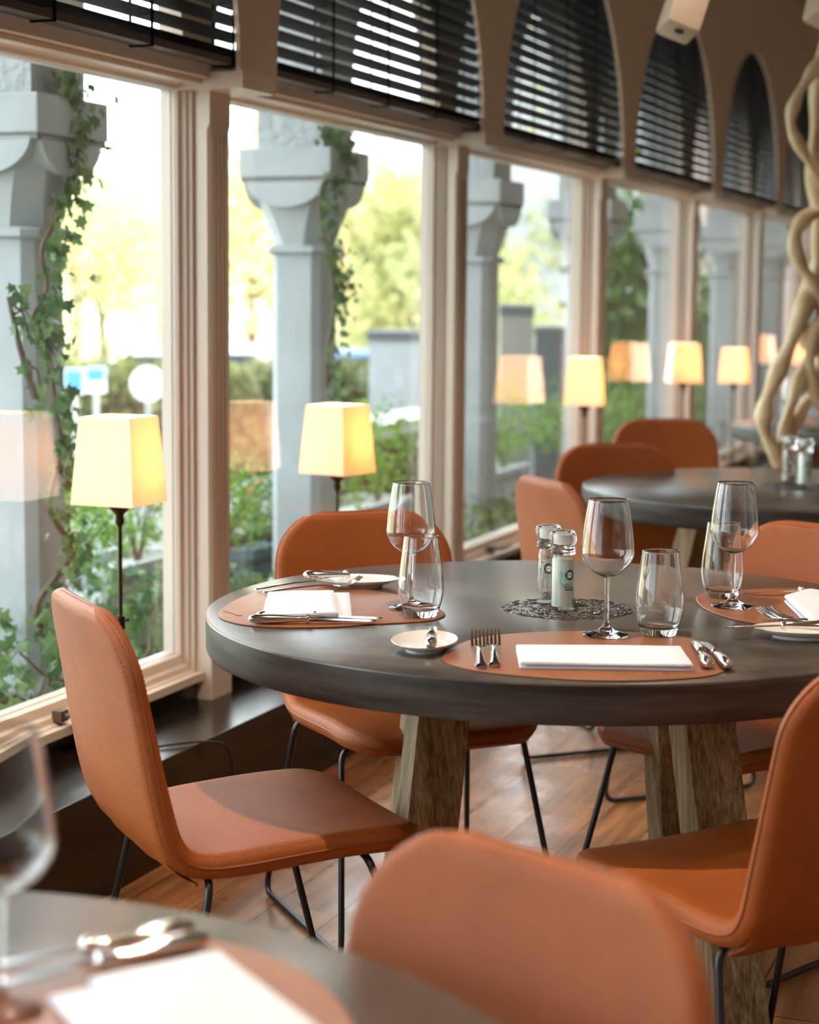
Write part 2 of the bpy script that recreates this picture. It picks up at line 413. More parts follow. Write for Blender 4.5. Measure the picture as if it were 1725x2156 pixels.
# ledge (dark window bench)
mb = MB(); mb.box(S0 - .15, S1 + .15, 2.03, 2.30, .235, .27); mb.box(S0 - .15, S1 + .15, 2.262, 2.30, .27, .326)
struct(mb.build('trim_1', M['ledge'], rz=TH, bevel=.003))
mb = MB(); mb.box(S0 - .15, S1 + .15, 2.07, 2.30, 0, .235); struct(mb.build('trim_2', M['ledge'], rz=TH))
# transom running above the panes
mb = MB(); mb.box(S0, S1, 2.20, 2.27, 1.868, 1.905); mb.box(S0, S1, 2.225, 2.27, 1.855, 1.868); mb.box(S0, S1, 2.27, 2.345, 1.866, 1.90)
struct(mb.build('trim_3', M['paint'], rz=TH, bevel=.003))
tn = 4
for k in range(K0, K1 + 2):                          # posts with their cap blocks
    mb = MB(); c = pc(k); w = .058
    def ring(ch):
        return [(c - w, 2.345), (c - w, 2.22 + ch), (c - w + ch, 2.22), (c + w - ch, 2.22), (c + w, 2.22 + ch), (c + w, 2.345)]
    lv = [(.27, .001), (.40, .001), (.43, .009), (1.745, .009), (1.765, .001), (1.842, .001)]
    vs = []; fs = []
    for (z, ch) in lv: vs += [(x, y, z) for (x, y) in ring(ch)]
    for i in range(len(lv) - 1):
        for j in range(6): fs.append((i * 6 + j, i * 6 + (j + 1) % 6, (i + 1) * 6 + (j + 1) % 6, (i + 1) * 6 + j))
    fs += [tuple(range(5, -1, -1)), tuple(range((len(lv) - 1) * 6, len(lv) * 6))]
    mb.add(vs, fs)
    for q in (-.022, 0, .022): mb.box(c + q - .0035, c + q + .0035, 2.2165, 2.221, .45, 1.73)
    mb.box(c - .097, c + .097, 2.108, 2.30, 1.842, 1.885)
    struct(mb.build('trim_%d' % tn, M['paint'], rz=TH)); tn += 1

# windows: profiled frame, pane, arched light above, handle
def rect_profile(mb, x0, x1, z0, z1, prof, fs_, ft, fb):
    rings = []
    for (t, y) in prof:
        rings.append([(x0 + t * fs_, y, z0 + t * fb), (x1 - t * fs_, y, z0 + t * fb), (x1 - t * fs_, y, z1 - t * ft), (x0 + t * fs_, y, z1 - t * ft)])
    vs = [p for r in rings for p in r]; fs = []
    for i in range(len(rings) - 1):
        for j in range(4): fs.append((i * 4 + j, i * 4 + (j + 1) % 4, (i + 1) * 4 + (j + 1) % 4, (i + 1) * 4 + j))
    mb.add(vs, fs)
PROF = [(0, 2.34), (0, 2.266), (.30, 2.266), (.36, 2.276), (.55, 2.279), (.62, 2.290), (.94, 2.296), (1.0, 2.306), (1.0, 2.312)]
wn = 1
for k in range(K0, K1 + 1):
    a, b = pc(k) + .058, pc(k + 1) - .058
    w = struct(thing('window_%d' % wn, None, None, rz=TH)); wn += 1
    mb = MB(); rect_profile(mb, a, b, .325, 1.872, PROF, .032, .028, .068); mb.box(a, b, 2.243, 2.270, .322, .343); fr_ = mb.build('frame', M['paint'], w)
    mb = MB(); g = .0; mb.box(a + .030, b - .030, 2.308, 2.312, .391, 1.846)
    mb.build('pane', M['pane'], w)
    mb = MB(); rect_profile(mb, a + .026, b - .026, .388, 1.849, [(0, 2.313), (.5, 2.313), (1, 2.316), (1, 2.344)], .008, .006, .008)
    mb.build('outer_bead', M['paint'], w)
    c = (a + b) / 2; NA = 28
    poly = [(c - .86, 1.90)] + [(c - .86 * math.cos(math.pi * i / NA), 1.90 + .86 * math.sin(math.pi * i / NA)) for i in range(NA + 1)]
    mb = MB(); mb.add([(x, 2.31, z) for (x, z) in poly], [tuple(range(len(poly)))]); mb.build('arched_pane', M['pane'], w)
    if k >= -1:
        hx = c + (1.02 - .83 if k != 0 else -.14)
        if k == -1: hx = on_wall(160, 1500, 2.235).x
        if k == 1: hx = on_wall(1052, 1152, 2.235).x
        mb = MB(); mb.box(hx - .016, hx + .016, 2.255, 2.28, .352, .378); mb.tube([(hx, 2.265, .365), (hx, 2.232, .367), (hx + .03, 2.224, .367), (hx + .115, 2.224, .364)], [.008, .008, .009, .006], 8, flat=.8)
        mb.build('handle', M['handle_metal'], fr_, smooth=60)

# ================================================================== BLINDS
def make_blind():
    root = thing('window_blind', '', 'blind', rz=TH)
    L = SP - .03; x0, x1 = -L / 2, L / 2; zb = 1.900
    mb = MB(); t = math.radians(17); ps = .0415
    for i in range(23):
        z = zb + .028 + i * ps; m = Matrix.Translation((0, 2.158, z)) @ Matrix.Rotation(-t, 4, 'X')
        mb.box(x0, x1, -.025, .025, -.0014, .0014, m)
    mb.build('slats', M['blind'], root)
    mb = MB(); mb.box(x0, x1, 2.130, 2.185, zb - .004, zb + .014); mb.build('bottom_rail', M['blind_rail'], root, bevel=.002)
    mb = MB(); mb.box(x0, x1, 2.130, 2.185, zb + .97, zb + 1.02); mb.build('head_rail', M['blind_rail'], root)
    for i in range(5):
        x = x0 + .09 + i * (L - .18) / 4
        mb = MB()
        mb.box(x - .006, x + .006, 2.129, 2.1305, zb - .008, zb + .98)
        mb.box(x - .006, x + .006, 2.1855, 2.187, zb - .008, zb + .98)
        mb.box(x - .006, x + .006, 2.129, 2.187, zb - .0075, zb - .0045)
        for j in range(23):
            z = zb + .035 + j * ps; mb.box(x - .0015, x + .0015, 2.130, 2.186, z - .012, z - .0105, Matrix.Identity(4))
        mb.build('ladder_tape', M['tape'], root)
    return root
bl = make_blind()
BLB = {-1: 'dark wooden blind in the cut-off arch at the top left corner', 0: 'dark wooden blind in the large second arch from the left, two bright sky patches behind',
       1: 'dark wooden blind in the third arch, bright pointed patch of sky behind it', 2: 'dark wooden blind in the fourth arch, below the white ceiling speaker',
       3: 'dark wooden blind in the narrow fifth arch, whole round head visible', 4: 'dark wooden blind in the far arch partly behind the driftwood', 5: 'dark wooden blind of the furthest arch, hidden mostly by driftwood'}
BLN = ['first', 'second', 'third', 'fourth', 'fifth', 'sixth', 'seventh']
first = True
for k in range(-1, 6):
    lab = BLB.get(k, 'dark wooden blind in an arched window %s' % ('behind the photographer, beside the near wall end' if k < -1 else 'at the far end of the room, beyond the driftwood'))
    c = (pc(k) + pc(k + 1)) / 2; p = wall_pt(c, 0, 0)
    if first: bl.location = p; bl['label'] = lab; bl['group'] = 'arched window blinds'; first = False
    else: dup(bl, p, TH, lab, 'arched window blinds')

# ================================================================== EXTERIOR ARCADE
YC = 2.82
mb = MB(); arch_panel(mb, K0, K1 + 3, YC - .12, YC + .12, 1.84, 2.02, 3.3, .80)
struct(mb.build('wall_arcade', M['render'], rz=TH))
mb = MB(); mb.box(S0, S1 + 4, 2.40, YC + .3, 3.3, 3.7); mb.box(S0 - .5, S1 + 4, -4.3, 2.41, 3.36, 3.7)
struct(mb.build('roof', M['slate'], rz=TH))
def make_column():
    root = thing('stone_column', '', 'column', rz=TH)
    mb = MB()
    def octa(h, ch):
        return [(-h + ch, -h), (h - ch, -h), (h, -h + ch), (h, h - ch), (h - ch, h), (-h + ch, h), (-h, h - ch), (-h, -h + ch)]
    def loft(levels):
        vs = []; fs = []
        for (z, h, ch) in levels: vs += [(x, y, z) for (x, y) in octa(h, ch)]
        for i in range(len(levels) - 1):
            for j in range(8): fs.append((i * 8 + j, i * 8 + (j + 1) % 8, (i + 1) * 8 + (j + 1) % 8, (i + 1) * 8 + j))
        fs += [tuple(range(7, -1, -1)), tuple(range((len(levels) - 1) * 8, len(levels) * 8))]
        mb.add(vs, fs)
    loft([(.30, .095, .028), (1.475, .095, .028)]); sh = mb.build('shaft', M['stone'], root, bevel=.003)
    mb = MB(); loft([(-.15, .14, .01), (.20, .14, .01), (.23, .125, .02), (.26, .125, .02), (.30, .098, .028)]); mb.build('pedestal', M['stone'], root)
    mb = MB(); loft([(1.470, .10, .03), (1.478, .118, .036), (1.495, .118, .036), (1.503, .10, .03)]); mb.build('neck_ring', M['stone'], root)
    # bell of the capital: round-cushion faces
    lv = []
    for i in range(13):
        t = i / 12; z = 1.50 + .225 * t; h = .100 + .062 * t ** 1.05; lv.append((z, h, h * (.32 * (1 - t) + .30)))
    mb = MB(); loft(lv)
    for q in range(4):                                   # half-round shields on each face
        m = Matrix.Rotation(q * math.pi / 2, 4, 'Z'); NA = 18; R = .150
        P = [(R * math.cos(math.pi + math.pi * i / NA), 1.73 + R * .64 * math.sin(math.pi + math.pi * i / NA)) for i in range(NA + 1)]
        vs = [(x, -.172, z) for (x, z) in P] + [(x, -.09, z) for (x, z) in P]; n = NA + 1
        fs = [tuple(range(n)), tuple(range(2 * n - 1, n - 1, -1))] + [(i, i + 1, n + i + 1, n + i) for i in range(n - 1)] + [(0, n - 1, 2 * n - 1, n)]
        mb.add([tuple(m @ Vector(v)) for v in vs], fs)
    mb.build('bell', M['stone'], root)
    mb = MB(); mb.box(-.172, .172, -.172, .172, 1.722, 1.738); mb.build('joint', M['stone_dark'], root)
    mb = MB(); mb.box(-.178, .178, -.178, .178, 1.738, 1.84); mb.build('abacus', M['stone'], root, bevel=.006)
    mb = MB(); mb.box(-.128, .128, -.128, .128, 1.84, 2.03); mb.build('pier', M['render'], root)
    return root
colm = make_column()
CLB = {0: 'grey stone column with ivy climbing it, seen through the leftmost window', 1: 'grey stone column with half-round capital outside the second window, ivy on its right side',
       2: 'grey stone column half hidden by the second window post', 3: 'grey stone column with no ivy at the right edge of the third window',
       4: 'grey stone column in the fourth window, beside the tall green conifer', 5: 'grey stone column filling the fifth window', 6: 'grey stone column in the sixth window near the driftwood'}
first = True
for k in range(-3, 9):
    lab = CLB.get(k, 'grey stone column of the arcade, ' + ('left of the view' if k < 0 else 'far along the arcade behind the driftwood'))
    p = wall_pt(pc(k) - .015, YC, 0)
    if first: colm.location = p; colm['label'] = lab; colm['group'] = 'arcade columns'; first = False
    else: dup(colm, p, TH, lab, 'arcade columns')

# ------------------------------------------------------------------ foliage generators
IVY = [(0, 0), (.16, .10), (.50, .02), (.36, .36), (.50, .62), (.20, .60), (0, 1.02), (-.20, .60), (-.50, .62), (-.36, .36), (-.50, .02), (-.16, .10)]
LEAF = [(0, 0), (.22, .35), (.16, .75), (0, 1), (-.16, .75), (-.22, .35)]
def leaves(mb, pts, size, shape, rng, facing=None, spread=1.0, jit=.35):
    n = len(shape)
    for p in pts:
        sz = size * rng.uniform(1 - jit, 1 + jit)
        if facing is not None:
            nrm = Vector((facing[0] + rng.gauss(0, .5) * spread, facing[1] + rng.gauss(0, .5) * spread, facing[2] + rng.gauss(0, .5) * spread)).normalized()
        else: nrm = Vector((rng.gauss(0, 1), rng.gauss(0, 1), rng.gauss(0, 1))).normalized()
        dn = Vector((rng.gauss(0, .45), rng.gauss(0, .45), -1)) if facing is not None else Vector((rng.gauss(0, 1), rng.gauss(0, 1), rng.gauss(0, 1)))
        v = dn - nrm * dn.dot(nrm)
        if v.length < 1e-3: continue
        v.normalize(); u = v.cross(nrm); P = Vector(p)
        vs = [P + u * (x * sz) + v * (y * sz) - nrm * (abs(x) * sz * .35 + (y * y) * sz * .15) for (x, y) in shape]
        c = P + v * .42 * sz
        mb.add(vs + [c], [(i, (i + 1) % n, n) for i in range(n)])
rng = random.Random(7)

def ivy(name, label, path, n, width, size, seed, parent_kind='ivy', depth=.04):
    r = random.Random(seed); root = thing(name, label, 'ivy', rz=TH)
    cp = catmull(path, 10)
    mb = MB(); mb.tube(cp, [.008 * (1 - .6 * i / len(cp)) + .002 for i in range(len(cp))], 6)
    for q in range(6):
        i = r.randrange(len(cp) // 4, len(cp) - 3); p = cp[i]; d = Vector((r.uniform(-1, 1) * width * 1.6, -.03, r.uniform(-.1, .14)))
        mb.tube([p, p + d * .5 + Vector((0, -.01, .02)), p + d], [.004, .003, .0015], 5)
    mb.build('stem', M['stem'], root)
    pts = []
    for i in range(n):
        t = r.random(); p = cp[int(t * (len(cp) - 1))]
        wl = width * (1.35 - .7 * t)
        pts.append((p.x + r.gauss(0, .5) * wl, p.y - abs(r.gauss(0, depth)) - .005, p.z + r.gauss(0, .03)))
    mb = MB(); leaves(mb, pts, size, IVY, r, facing=(0, -1, .25), spread=1.0)
    mb.build('leaves', M['ivy'], root)
    return root
def wpx(q, y): return tuple(on_wall(q[0], q[1], y))
P1 = [wpx(q, 2.665) for q in ((150, 1420), (80, 1300), (150, 1180), (105, 1080), (125, 960), (112, 870), (95, 760), (60, 690), (90, 620), (78, 540), (112, 470), (132, 400), (128, 320), (135, 240), (95, 165))]
ivy('climbing_ivy', 'ivy with large lobed leaves climbing the leftmost stone column', P1, 330, .05, .036, 3)
P1b = [wpx(q, 2.66) for q in ((70, 850), (40, 760), (22, 690), (10, 640))]
ivy('climbing_ivy', 'side shoot of ivy hanging over the left column face at the picture edge', P1b, 34, .03, .034, 5)
P2 = [wpx(q, 2.665) for q in ((690, 860), (682, 760), (698, 640), (690, 570), (668, 480), (665, 400), (702, 350), (690, 300), (655, 270))]
ivy('climbing_ivy', 'darker ivy strand climbing the second stone column', P2, 300, .035, .030, 9)

# trailing ivy heap outside the first windows
def ivy_bank(label, s0, s1, zt, n, seed, name='ground_ivy'):
    r = random.Random(seed); root = thing(name, label, 'ivy', rz=TH)
    mb = MB()
    for q in range(int((s1 - s0) * 16)):
        x = r.uniform(s0, s1); z = r.uniform(-.1, .3); pts = [(x, r.uniform(2.55, 2.9), z)]
        d = r.uniform(-1, 1)
        for j in range(5):
            l = pts[-1]; pts.append((l[0] + d * .07 + r.gauss(0, .03), l[1] + r.gauss(0, .03), l[2] + r.uniform(-.02, .09)))
        mb.tube(pts, [.005, .0045, .004, .003, .002, .0015], 5)
    mb.build('stems', M['stem'], root)
    pts = []
    while len(pts) < n:
        x = r.uniform(s0, s1); y = r.uniform(2.44, 3.0); top = zt * (.72 + .22 * math.sin(x * 4.1 + seed) + .12 * math.sin(x * 9.3))
        pts.append((x, y, -.12 + (top + .12) * r.random() ** .8))
    mb = MB(); leaves(mb, pts, .046, IVY, r, facing=(0, -.8, .6), spread=1.3)
    mb.build('leaves', M['ivy'], root)
ivy_bank('trailing ivy heaped outside the leftmost window, below the nearest table lamp', 3.15, 4.9, .60, 1500, 11)
ivy_bank('trailing ivy below the bright shrubs, right half of the leftmost window', 4.92, 6.05, .56, 1700, 12)
ivy_bank('trailing ivy around the slate blue planter outside the second window', 6.4, 7.9, .40, 1000, 15)
ivy_bank('trailing ivy outside the third window, beside its sill', 7.25, 9.0, .50, 900, 13)
ivy_bank('low ivy far along the arcade outside the fourth and fifth windows', 9.1, 13.5, .5, 700, 14)

def shrub(x, y, zb, rx, rz_, label, n=900, seed=1, m='shrub', size=.028, box=None, flowers=0, cat='shrub'):
    r = random.Random(seed); root = thing('shrub', label, cat, loc=wall_pt(x, y, zb), rz=TH)
    mb = MB()
    for q in range(7):
        a = r.uniform(0, 6.28); mb.tube([(0, 0, -.02), (.3 * rx * math.cos(a), .3 * rx * math.sin(a), rz_ * .7), (.7 * rx * math.cos(a), .7 * rx * math.sin(a), rz_ * 1.3)], [.006, .004, .002], 5)
    mb.build('stems', M['stem'], root)
    pts = []
    for i in range(n):
        d = Vector((r.gauss(0, 1), r.gauss(0, 1), r.gauss(0, 1))).normalized() * r.uniform(.45, 1.0)
        k = 1 + .22 * math.sin(5 * d.x + seed) * math.cos(4 * d.z)
        pts.append((d.x * rx * k, d.y * rx * k, rz_ + d.z * rz_ * k))
    mb = MB(); leaves(mb, pts, size, LEAF, r); mb.build('foliage', M[m], root)
    if flowers:
        mb = MB(); leaves(mb, [pts[r.randrange(n)] for i in range(flowers)], .03, LEAF, r); f_ = mb.build('flowers', M['flower'], root); f_['kind'] = 'stuff'
    return root
def planter(x0, x1, y, z1, label, m='planter'):
    mb = MB(); t = .02; h = .14
    mb.box(x0, x1, y - h, y - h + t, -.15, z1); mb.box(x0, x1, y + h - t, y + h, -.15, z1); mb.box(x0, x0 + t, y - h, y + h, -.15, z1); mb.box(x1 - t, x1, y - h, y + h, -.15, z1)
    mb.box(x0 - .008, x1 + .008, y - h - .008, y - h + .03, z1 - .03, z1 + .004); mb.box(x0, x1, y - h, y + h, z1 - .06, z1 - .04)
    o = mb.build('planter_box', M[m], rz=TH); tag(o, label, 'planter'); return o
planter(5.30, 5.90, 3.24, .42, 'pale grey planter box behind the nearest table lamp, shrub growing in it')
planter(6.35, 6.95, 3.22, .36, 'slate blue planter box below the flowering shrub in the second window', 'planter_blue')
planter(7.0, 8.1, 3.24, .40, 'pale grey planter box outside the second window, behind the second lamp')
planter(9.0, 9.9, 3.24, .40, 'pale grey planter box outside the third window')
shrub(5.28, 3.22, .40, .21, .17, 'bright green small-leaved shrub behind the nearest table lamp', 900, 21)
shrub(5.72, 3.22, .40, .24, .20, 'bright green shrub against the right side of the leftmost window', 900, 22)
shrub(6.38, 3.22, .33, .20, .20, 'green flowering shrub in the left half of the second window', 1100, 23, flowers=14)
shrub(6.80, 3.22, .33, .17, .15, 'darker shrub at the foot of the second column', 700, 24, m='conifer')
shrub(7.45, 3.22, .38, .25, .22, 'light green shrub behind the second table lamp', 1000, 25)
shrub(7.95, 3.22, .38, .22, .24, 'light green shrub against the right side of the second window', 900, 26)
shrub(9.2, 3.22, .38, .30, .20, 'green shrub low in the third window, left half', 900, 27)
shrub(9.8, 3.22, .38, .30, .27, 'green shrub low in the third window, right half', 900, 28)
shrub(11.0, 3.1, .30, .40, .27, 'green shrub low in the fourth window', 900, 29, size=.04)
shrub(12.8, 3.1, .30, .40, .25, 'olive green shrub low in the fifth window', 900, 30, size=.04)

# ================================================================== OUTSIDE GROUND AND DISTANCE
mb = MB(); mb.box(S0 - 8, S1 + 12, 2.33, 6.5, -.35, -.15); struct(mb.build('ground_terrace', M['paving'], rz=TH))
mb = MB()
mb.add([(-60, 6.5, -.2), (90, 6.5, -.2), (90, 11, -1.7), (-60, 11, -1.7)], [(0, 1, 2, 3)])
mb.add([(-60, 11, -1.7), (90, 11, -1.7), (90, 18, -1.7), (-60, 18, -1.7)], [(0, 1, 2, 3)])
struct(mb.build('ground_drive', M['asphalt'], rz=TH))
mb = MB(); mb.add([(-120, 18, -1.7), (140, 18, -1.7), (140, 45, 1.0), (-120, 45, 1.0)], [(0, 1, 2, 3)])
mb.add([(-120, 45, 1.0), (140, 45, 1.0), (140, 130, 4.0), (-120, 130, 4.0)], [(0, 1, 2, 3)])
struct(mb.build('ground_lawn', M['grass'], rz=TH))

def hedge(p0, p1, w, z0, z1, label, n, seed, m='hedge', size=.14):
    r = random.Random(seed); p0 = Vector(p0); p1 = Vector(p1); d = p1 - p0; L = d.length; a = math.atan2(d.y, d.x)
    root = thing('hedge', label, 'hedge', loc=(p0.x, p0.y, z0), rz=a)
    mb = MB(); mb.box(.1, L - .1, -w / 2 + .12, w / 2 - .12, 0, z1 - z0 - .12); mb.build('twigs', M['stem'], root)
    pts = []
    for i in range(n):
        f = r.random()
        if f < .6: pts.append((r.uniform(0, L), -w / 2 + r.gauss(0, .05), r.uniform(0, z1 - z0)))
        elif f < .9: pts.append((r.uniform(0, L), r.uniform(-w / 2, w / 2), z1 - z0 + r.gauss(0, .05)))
        else: pts.append((r.uniform(0, L), w / 2, r.uniform(0, z1 - z0)))
    mb = MB(); leaves(mb, pts, size, LEAF, r); mb.build('foliage', M[m], root)
h0, h1 = atY(-200, 800, 18.5), atY(1180, 800, 19.5)
hedge((h0.x, h0.y), (h1.x, h1.y), .9, -1.75, .50, 'long clipped olive hedge beyond the drive, behind the parking signs', 9000, 41)

def tree(px, Y, zt, zb, rx, m, label, n, seed, size=.28, trunk=.16, gz=-1.0):
    r = random.Random(seed); base = atY(px, 700, Y); root = thing('tree', label, 'tree', loc=(base.x, base.y, gz))
    zc = (zt + zb) / 2 - gz; rz_ = (zt - zb) / 2
    mb = MB(); mb.tube([(0, 0, 0), (.05, 0, zc * .5), (-.05, .05, zc)], [trunk, trunk * .8, trunk * .5], 8)
    for q in range(6):
        a = r.uniform(0, 6.28); h = r.uniform(.5, .9) * zc
        mb.tube([(0, 0, h), (.35 * rx * math.cos(a), .35 * rx * math.sin(a), h + rz_ * .3), (.7 * rx * math.cos(a), .7 * rx * math.sin(a), h + rz_ * .7)], [trunk * .4, trunk * .25, trunk * .1], 6)
    mb.build('trunk', M['bark'], root)
    cl = [Vector((r.gauss(0, .45) * rx, r.gauss(0, .45) * rx, zc + r.gauss(0, .45) * rz_)) for i in range(26)]
    pts = []
    for i in range(n):
        c = cl[r.randrange(len(cl))]; pts.append(tuple(c + Vector((r.gauss(0, .17) * rx, r.gauss(0, .17) * rx, r.gauss(0, .17) * rz_))))
    mb = MB(); leaves(mb, pts, size, LEAF, r); mb.build('crown', M[m], root)
tree(205, 30, 3.2, .2, 1.1, 'lime_leaf', 'small green-yellow tree with a pale trunk in the leftmost window', 1500, 51, .16, .09)
tree(150, 48, 5.2, 0, 3.2, 'yellow_leaf', 'hazy yellow tree behind the ivy column', 3200, 52)
tree(330, 55, 5.2, 0, 3.0, 'yellow_leaf', 'hazy yellow tree at the right side of the leftmost window', 3000, 53)
tree(520, 44, 5.6, -.4, 2.6, 'yellow_leaf', 'golden tree left of the second stone column', 3400, 54)
tree(760, 46, 4.2, -.4, 2.6, 'yellow_leaf', 'pale yellow tree right of the second stone column', 3000, 55)
tree(850, 38, 4.6, -.6, 2.0, 'lime_leaf', 'taller olive-green tree at the right side of the second window', 3400, 56)
tree(1110, 30, 3.4, -.4, 1.5, 'lime_leaf', 'bright lime-yellow tree filling the third window', 4200, 57, .22)
tree(1180, 40, 4.6, -.4, 2.2, 'yellow_leaf', 'golden tree behind the lime-yellow one in the third window', 3000, 58)
tree(20, 60, 5.0, 0, 4.0, 'yellow_leaf', 'distant pale tree at the left picture edge', 2500, 59)
tree(660, 60, 5.4, 0, 4.0, 'yellow_leaf', 'distant pale tree hidden mostly by the second column', 2500, 60)
tree(960, 58, 6.0, 0, 3.5, 'lime_leaf', 'distant tree behind the second window post', 2500, 61)
tree(1010, 26, 2.4, -.6, .9, 'lime_leaf', 'small green tree between the third column and the gate pillar', 1500, 65, .16, .07)
tree(1312, 15, 2.35, -.6, .45, 'conifer', 'tall dark green conifer in the fourth window', 3800, 62, .11, .08)
tree(1345, 17.5, 1.3, -.8, .8, 'conifer', 'broad green bush beside the tall conifer', 2200, 63, .13, .08)
tree(1480, 19, 1.6, -.8, .5, 'conifer', 'dim green bush at the left edge of the fifth window', 1400, 64, .12, .08)

def sign(px, py, Y, kind, label):
    p = atY(px, py, Y); root = thing('road_sign', label, 'sign', loc=(p.x, p.y, -1.7))
    h = p.z + 1.7
    mb = MB(); mb.tube([(0, .02, 0), (0, .02, h + .08)], .022, 8); mb.build('post', M['sign_post'], root)
    if kind == 'round':
        mb = MB(); m = Matrix.Translation((0, 0, h)) @ Matrix.Rotation(math.pi / 2, 4, 'X'); mb.lathe([(.0, -.008), (.155, -.008), (.155, .008), (0, .008)], 28, mtx=m); mb.build('plate', M['sign_white'], root)
    else:
        mb = MB(); mb.box(-.09, .09, -.01, .01, -.12 + h, .11 + h); mb.build('plate', M['sign_white'], root)
        mb = MB(); mb.box(-.08, .08, -.014, -.01, (-.02 if kind == 'top' else -.1) + h, .10 + h); mb.build('blue_panel', M['sign_blue'], root)
sign(152, 814, 17.4, 'full', 'blue and white square sign half behind the ivy column')
sign(197, 810, 17.0, 'top', 'blue-over-white square sign on a post, right one of the pair')
sign(307, 818, 16.6, 'round', 'round white sign on a post left of the first window frame')

def car(px, py, Y, m, label, rz):
    p = atY(px, py, Y); root = thing('car', label, 'car', loc=(p.x, p.y, p.z - 1.25), rz=rz)
    prof = [(-2.0, .35), (-2.05, .75), (-1.6, .9), (-1.0, 1.32), (.6, 1.36), (1.25, .92), (1.95, .78), (2.05, .38)]
    mb = MB(); n = len(prof); vs = [(x, y, z) for y in (-.82, .82) for (x, z) in prof]
    mb.add(vs, [tuple(range(n)), tuple(range(2 * n - 1, n - 1, -1))] + [(i, (i + 1) % n, n + (i + 1) % n, n + i) for i in range(n)]); mb.build('body', M[m], root, bevel=.05)
    mb = MB(); mb.add([(x, y, z) for y in (-.835, .835) for (x, z) in ((-1.35, .95), (-.95, 1.25), (.5, 1.28), (1.0, .95))], [(0, 1, 2, 3), (7, 6, 5, 4), (0, 1, 5, 4), (1, 2, 6, 5), (2, 3, 7, 6), (3, 0, 4, 7)]); mb.build('side_windows', M['window_dark'], root)
    for x in (-1.25, 1.25):
        for y in (-.8, .8):
            mb = MB(); mb.lathe([(0, -.1), (.31, -.1), (.31, .1), (0, .1)], 20, mtx=Matrix.Translation((x, y, .31)) @ Matrix.Rotation(math.pi / 2, 4, 'X')); mb.build('wheel', M['rubber'], root)
car(440, 752, 23, 'car_white', 'white car beyond the hedge, left of the second stone column', .1)
car(752, 752, 25, 'car_blue', 'pale blue car beyond the hedge, right of the second stone column', .05)

def pillar(px0, px1, py, Y, zb, m, label):
    a, b = atY(px0, py, Y), atY(px1, py, Y); w = (b.x - a.x) / 2
    root = thing('gate_pillar', label, 'pillar', loc=((a.x + b.x) / 2, Y, zb))
    mb = MB(); mb.box(-w * .93, w * .93, -w, w, 0, a.z - zb - .06); mb.build('shaft', M[m], root)
    mb = MB(); mb.box(-w, w, -w * 1.08, w * 1.08, a.z - zb - .06, a.z - zb); mb.add([(-w, -w, a.z - zb), (w, -w, a.z - zb), (w, w, a.z - zb), (-w, w, a.z - zb), (0, 0, a.z - zb + .015)], [(0, 1, 4), (1, 2, 4), (2, 3, 4), (3, 0, 4)]); mb.build('coping', M['slate'], root)
pillar(768, 885, 698, 13, -1.7, 'facade_grey', 'wide grey gate pillar at the right side of the second window')
pillar(1044, 1116, 640, 12, -1.7, 'pillar', 'weathered stone gate pillar in the third window')
pillar(1118, 1186, 684, 13.5, -1.7, 'slate', 'dark square pillar right of the weathered stone one')
p = on_wall(815, 893, 4.2)
mb = MB(); mb.box(p.x - 1.0, p.x + .9, 4.0, 4.4, p.z - .04, p.z + .04); bt = thing('terrace_bench', 'white-topped dark red bench on the terrace in the second window', 'bench', rz=TH); mb.build('seat', M['sign_white'], bt)
mb = MB(); mb.box(p.x - .95, p.x + .85, 4.03, 4.37, -.15, p.z - .04); mb.build('base', M['dark_red'], bt)

bd = thing('neighbouring_building', 'pale pinkish building seen through the far windows', 'building', loc=(3.9, 28, -1.7), rz=-.25)
mb = MB(); mb.box(0, 9, 0, 5, 0, 7); mb.build('facade', M['facade'], bd)
mb = MB(); mb.box(-2.6, 0, .3, 5, 0, 7); mb.build('grey_wing', M['facade_grey'], bd)
for (x, z) in ((.55, 2.2), (1.9, 2.2), (3.4, 2.2), (.55, 4.4), (1.9, 4.4)):
    mb = MB(); mb.box(x, x + .6, -.03, .05, z, z + 1.15); mb.build('window', M['window_dark'], bd)

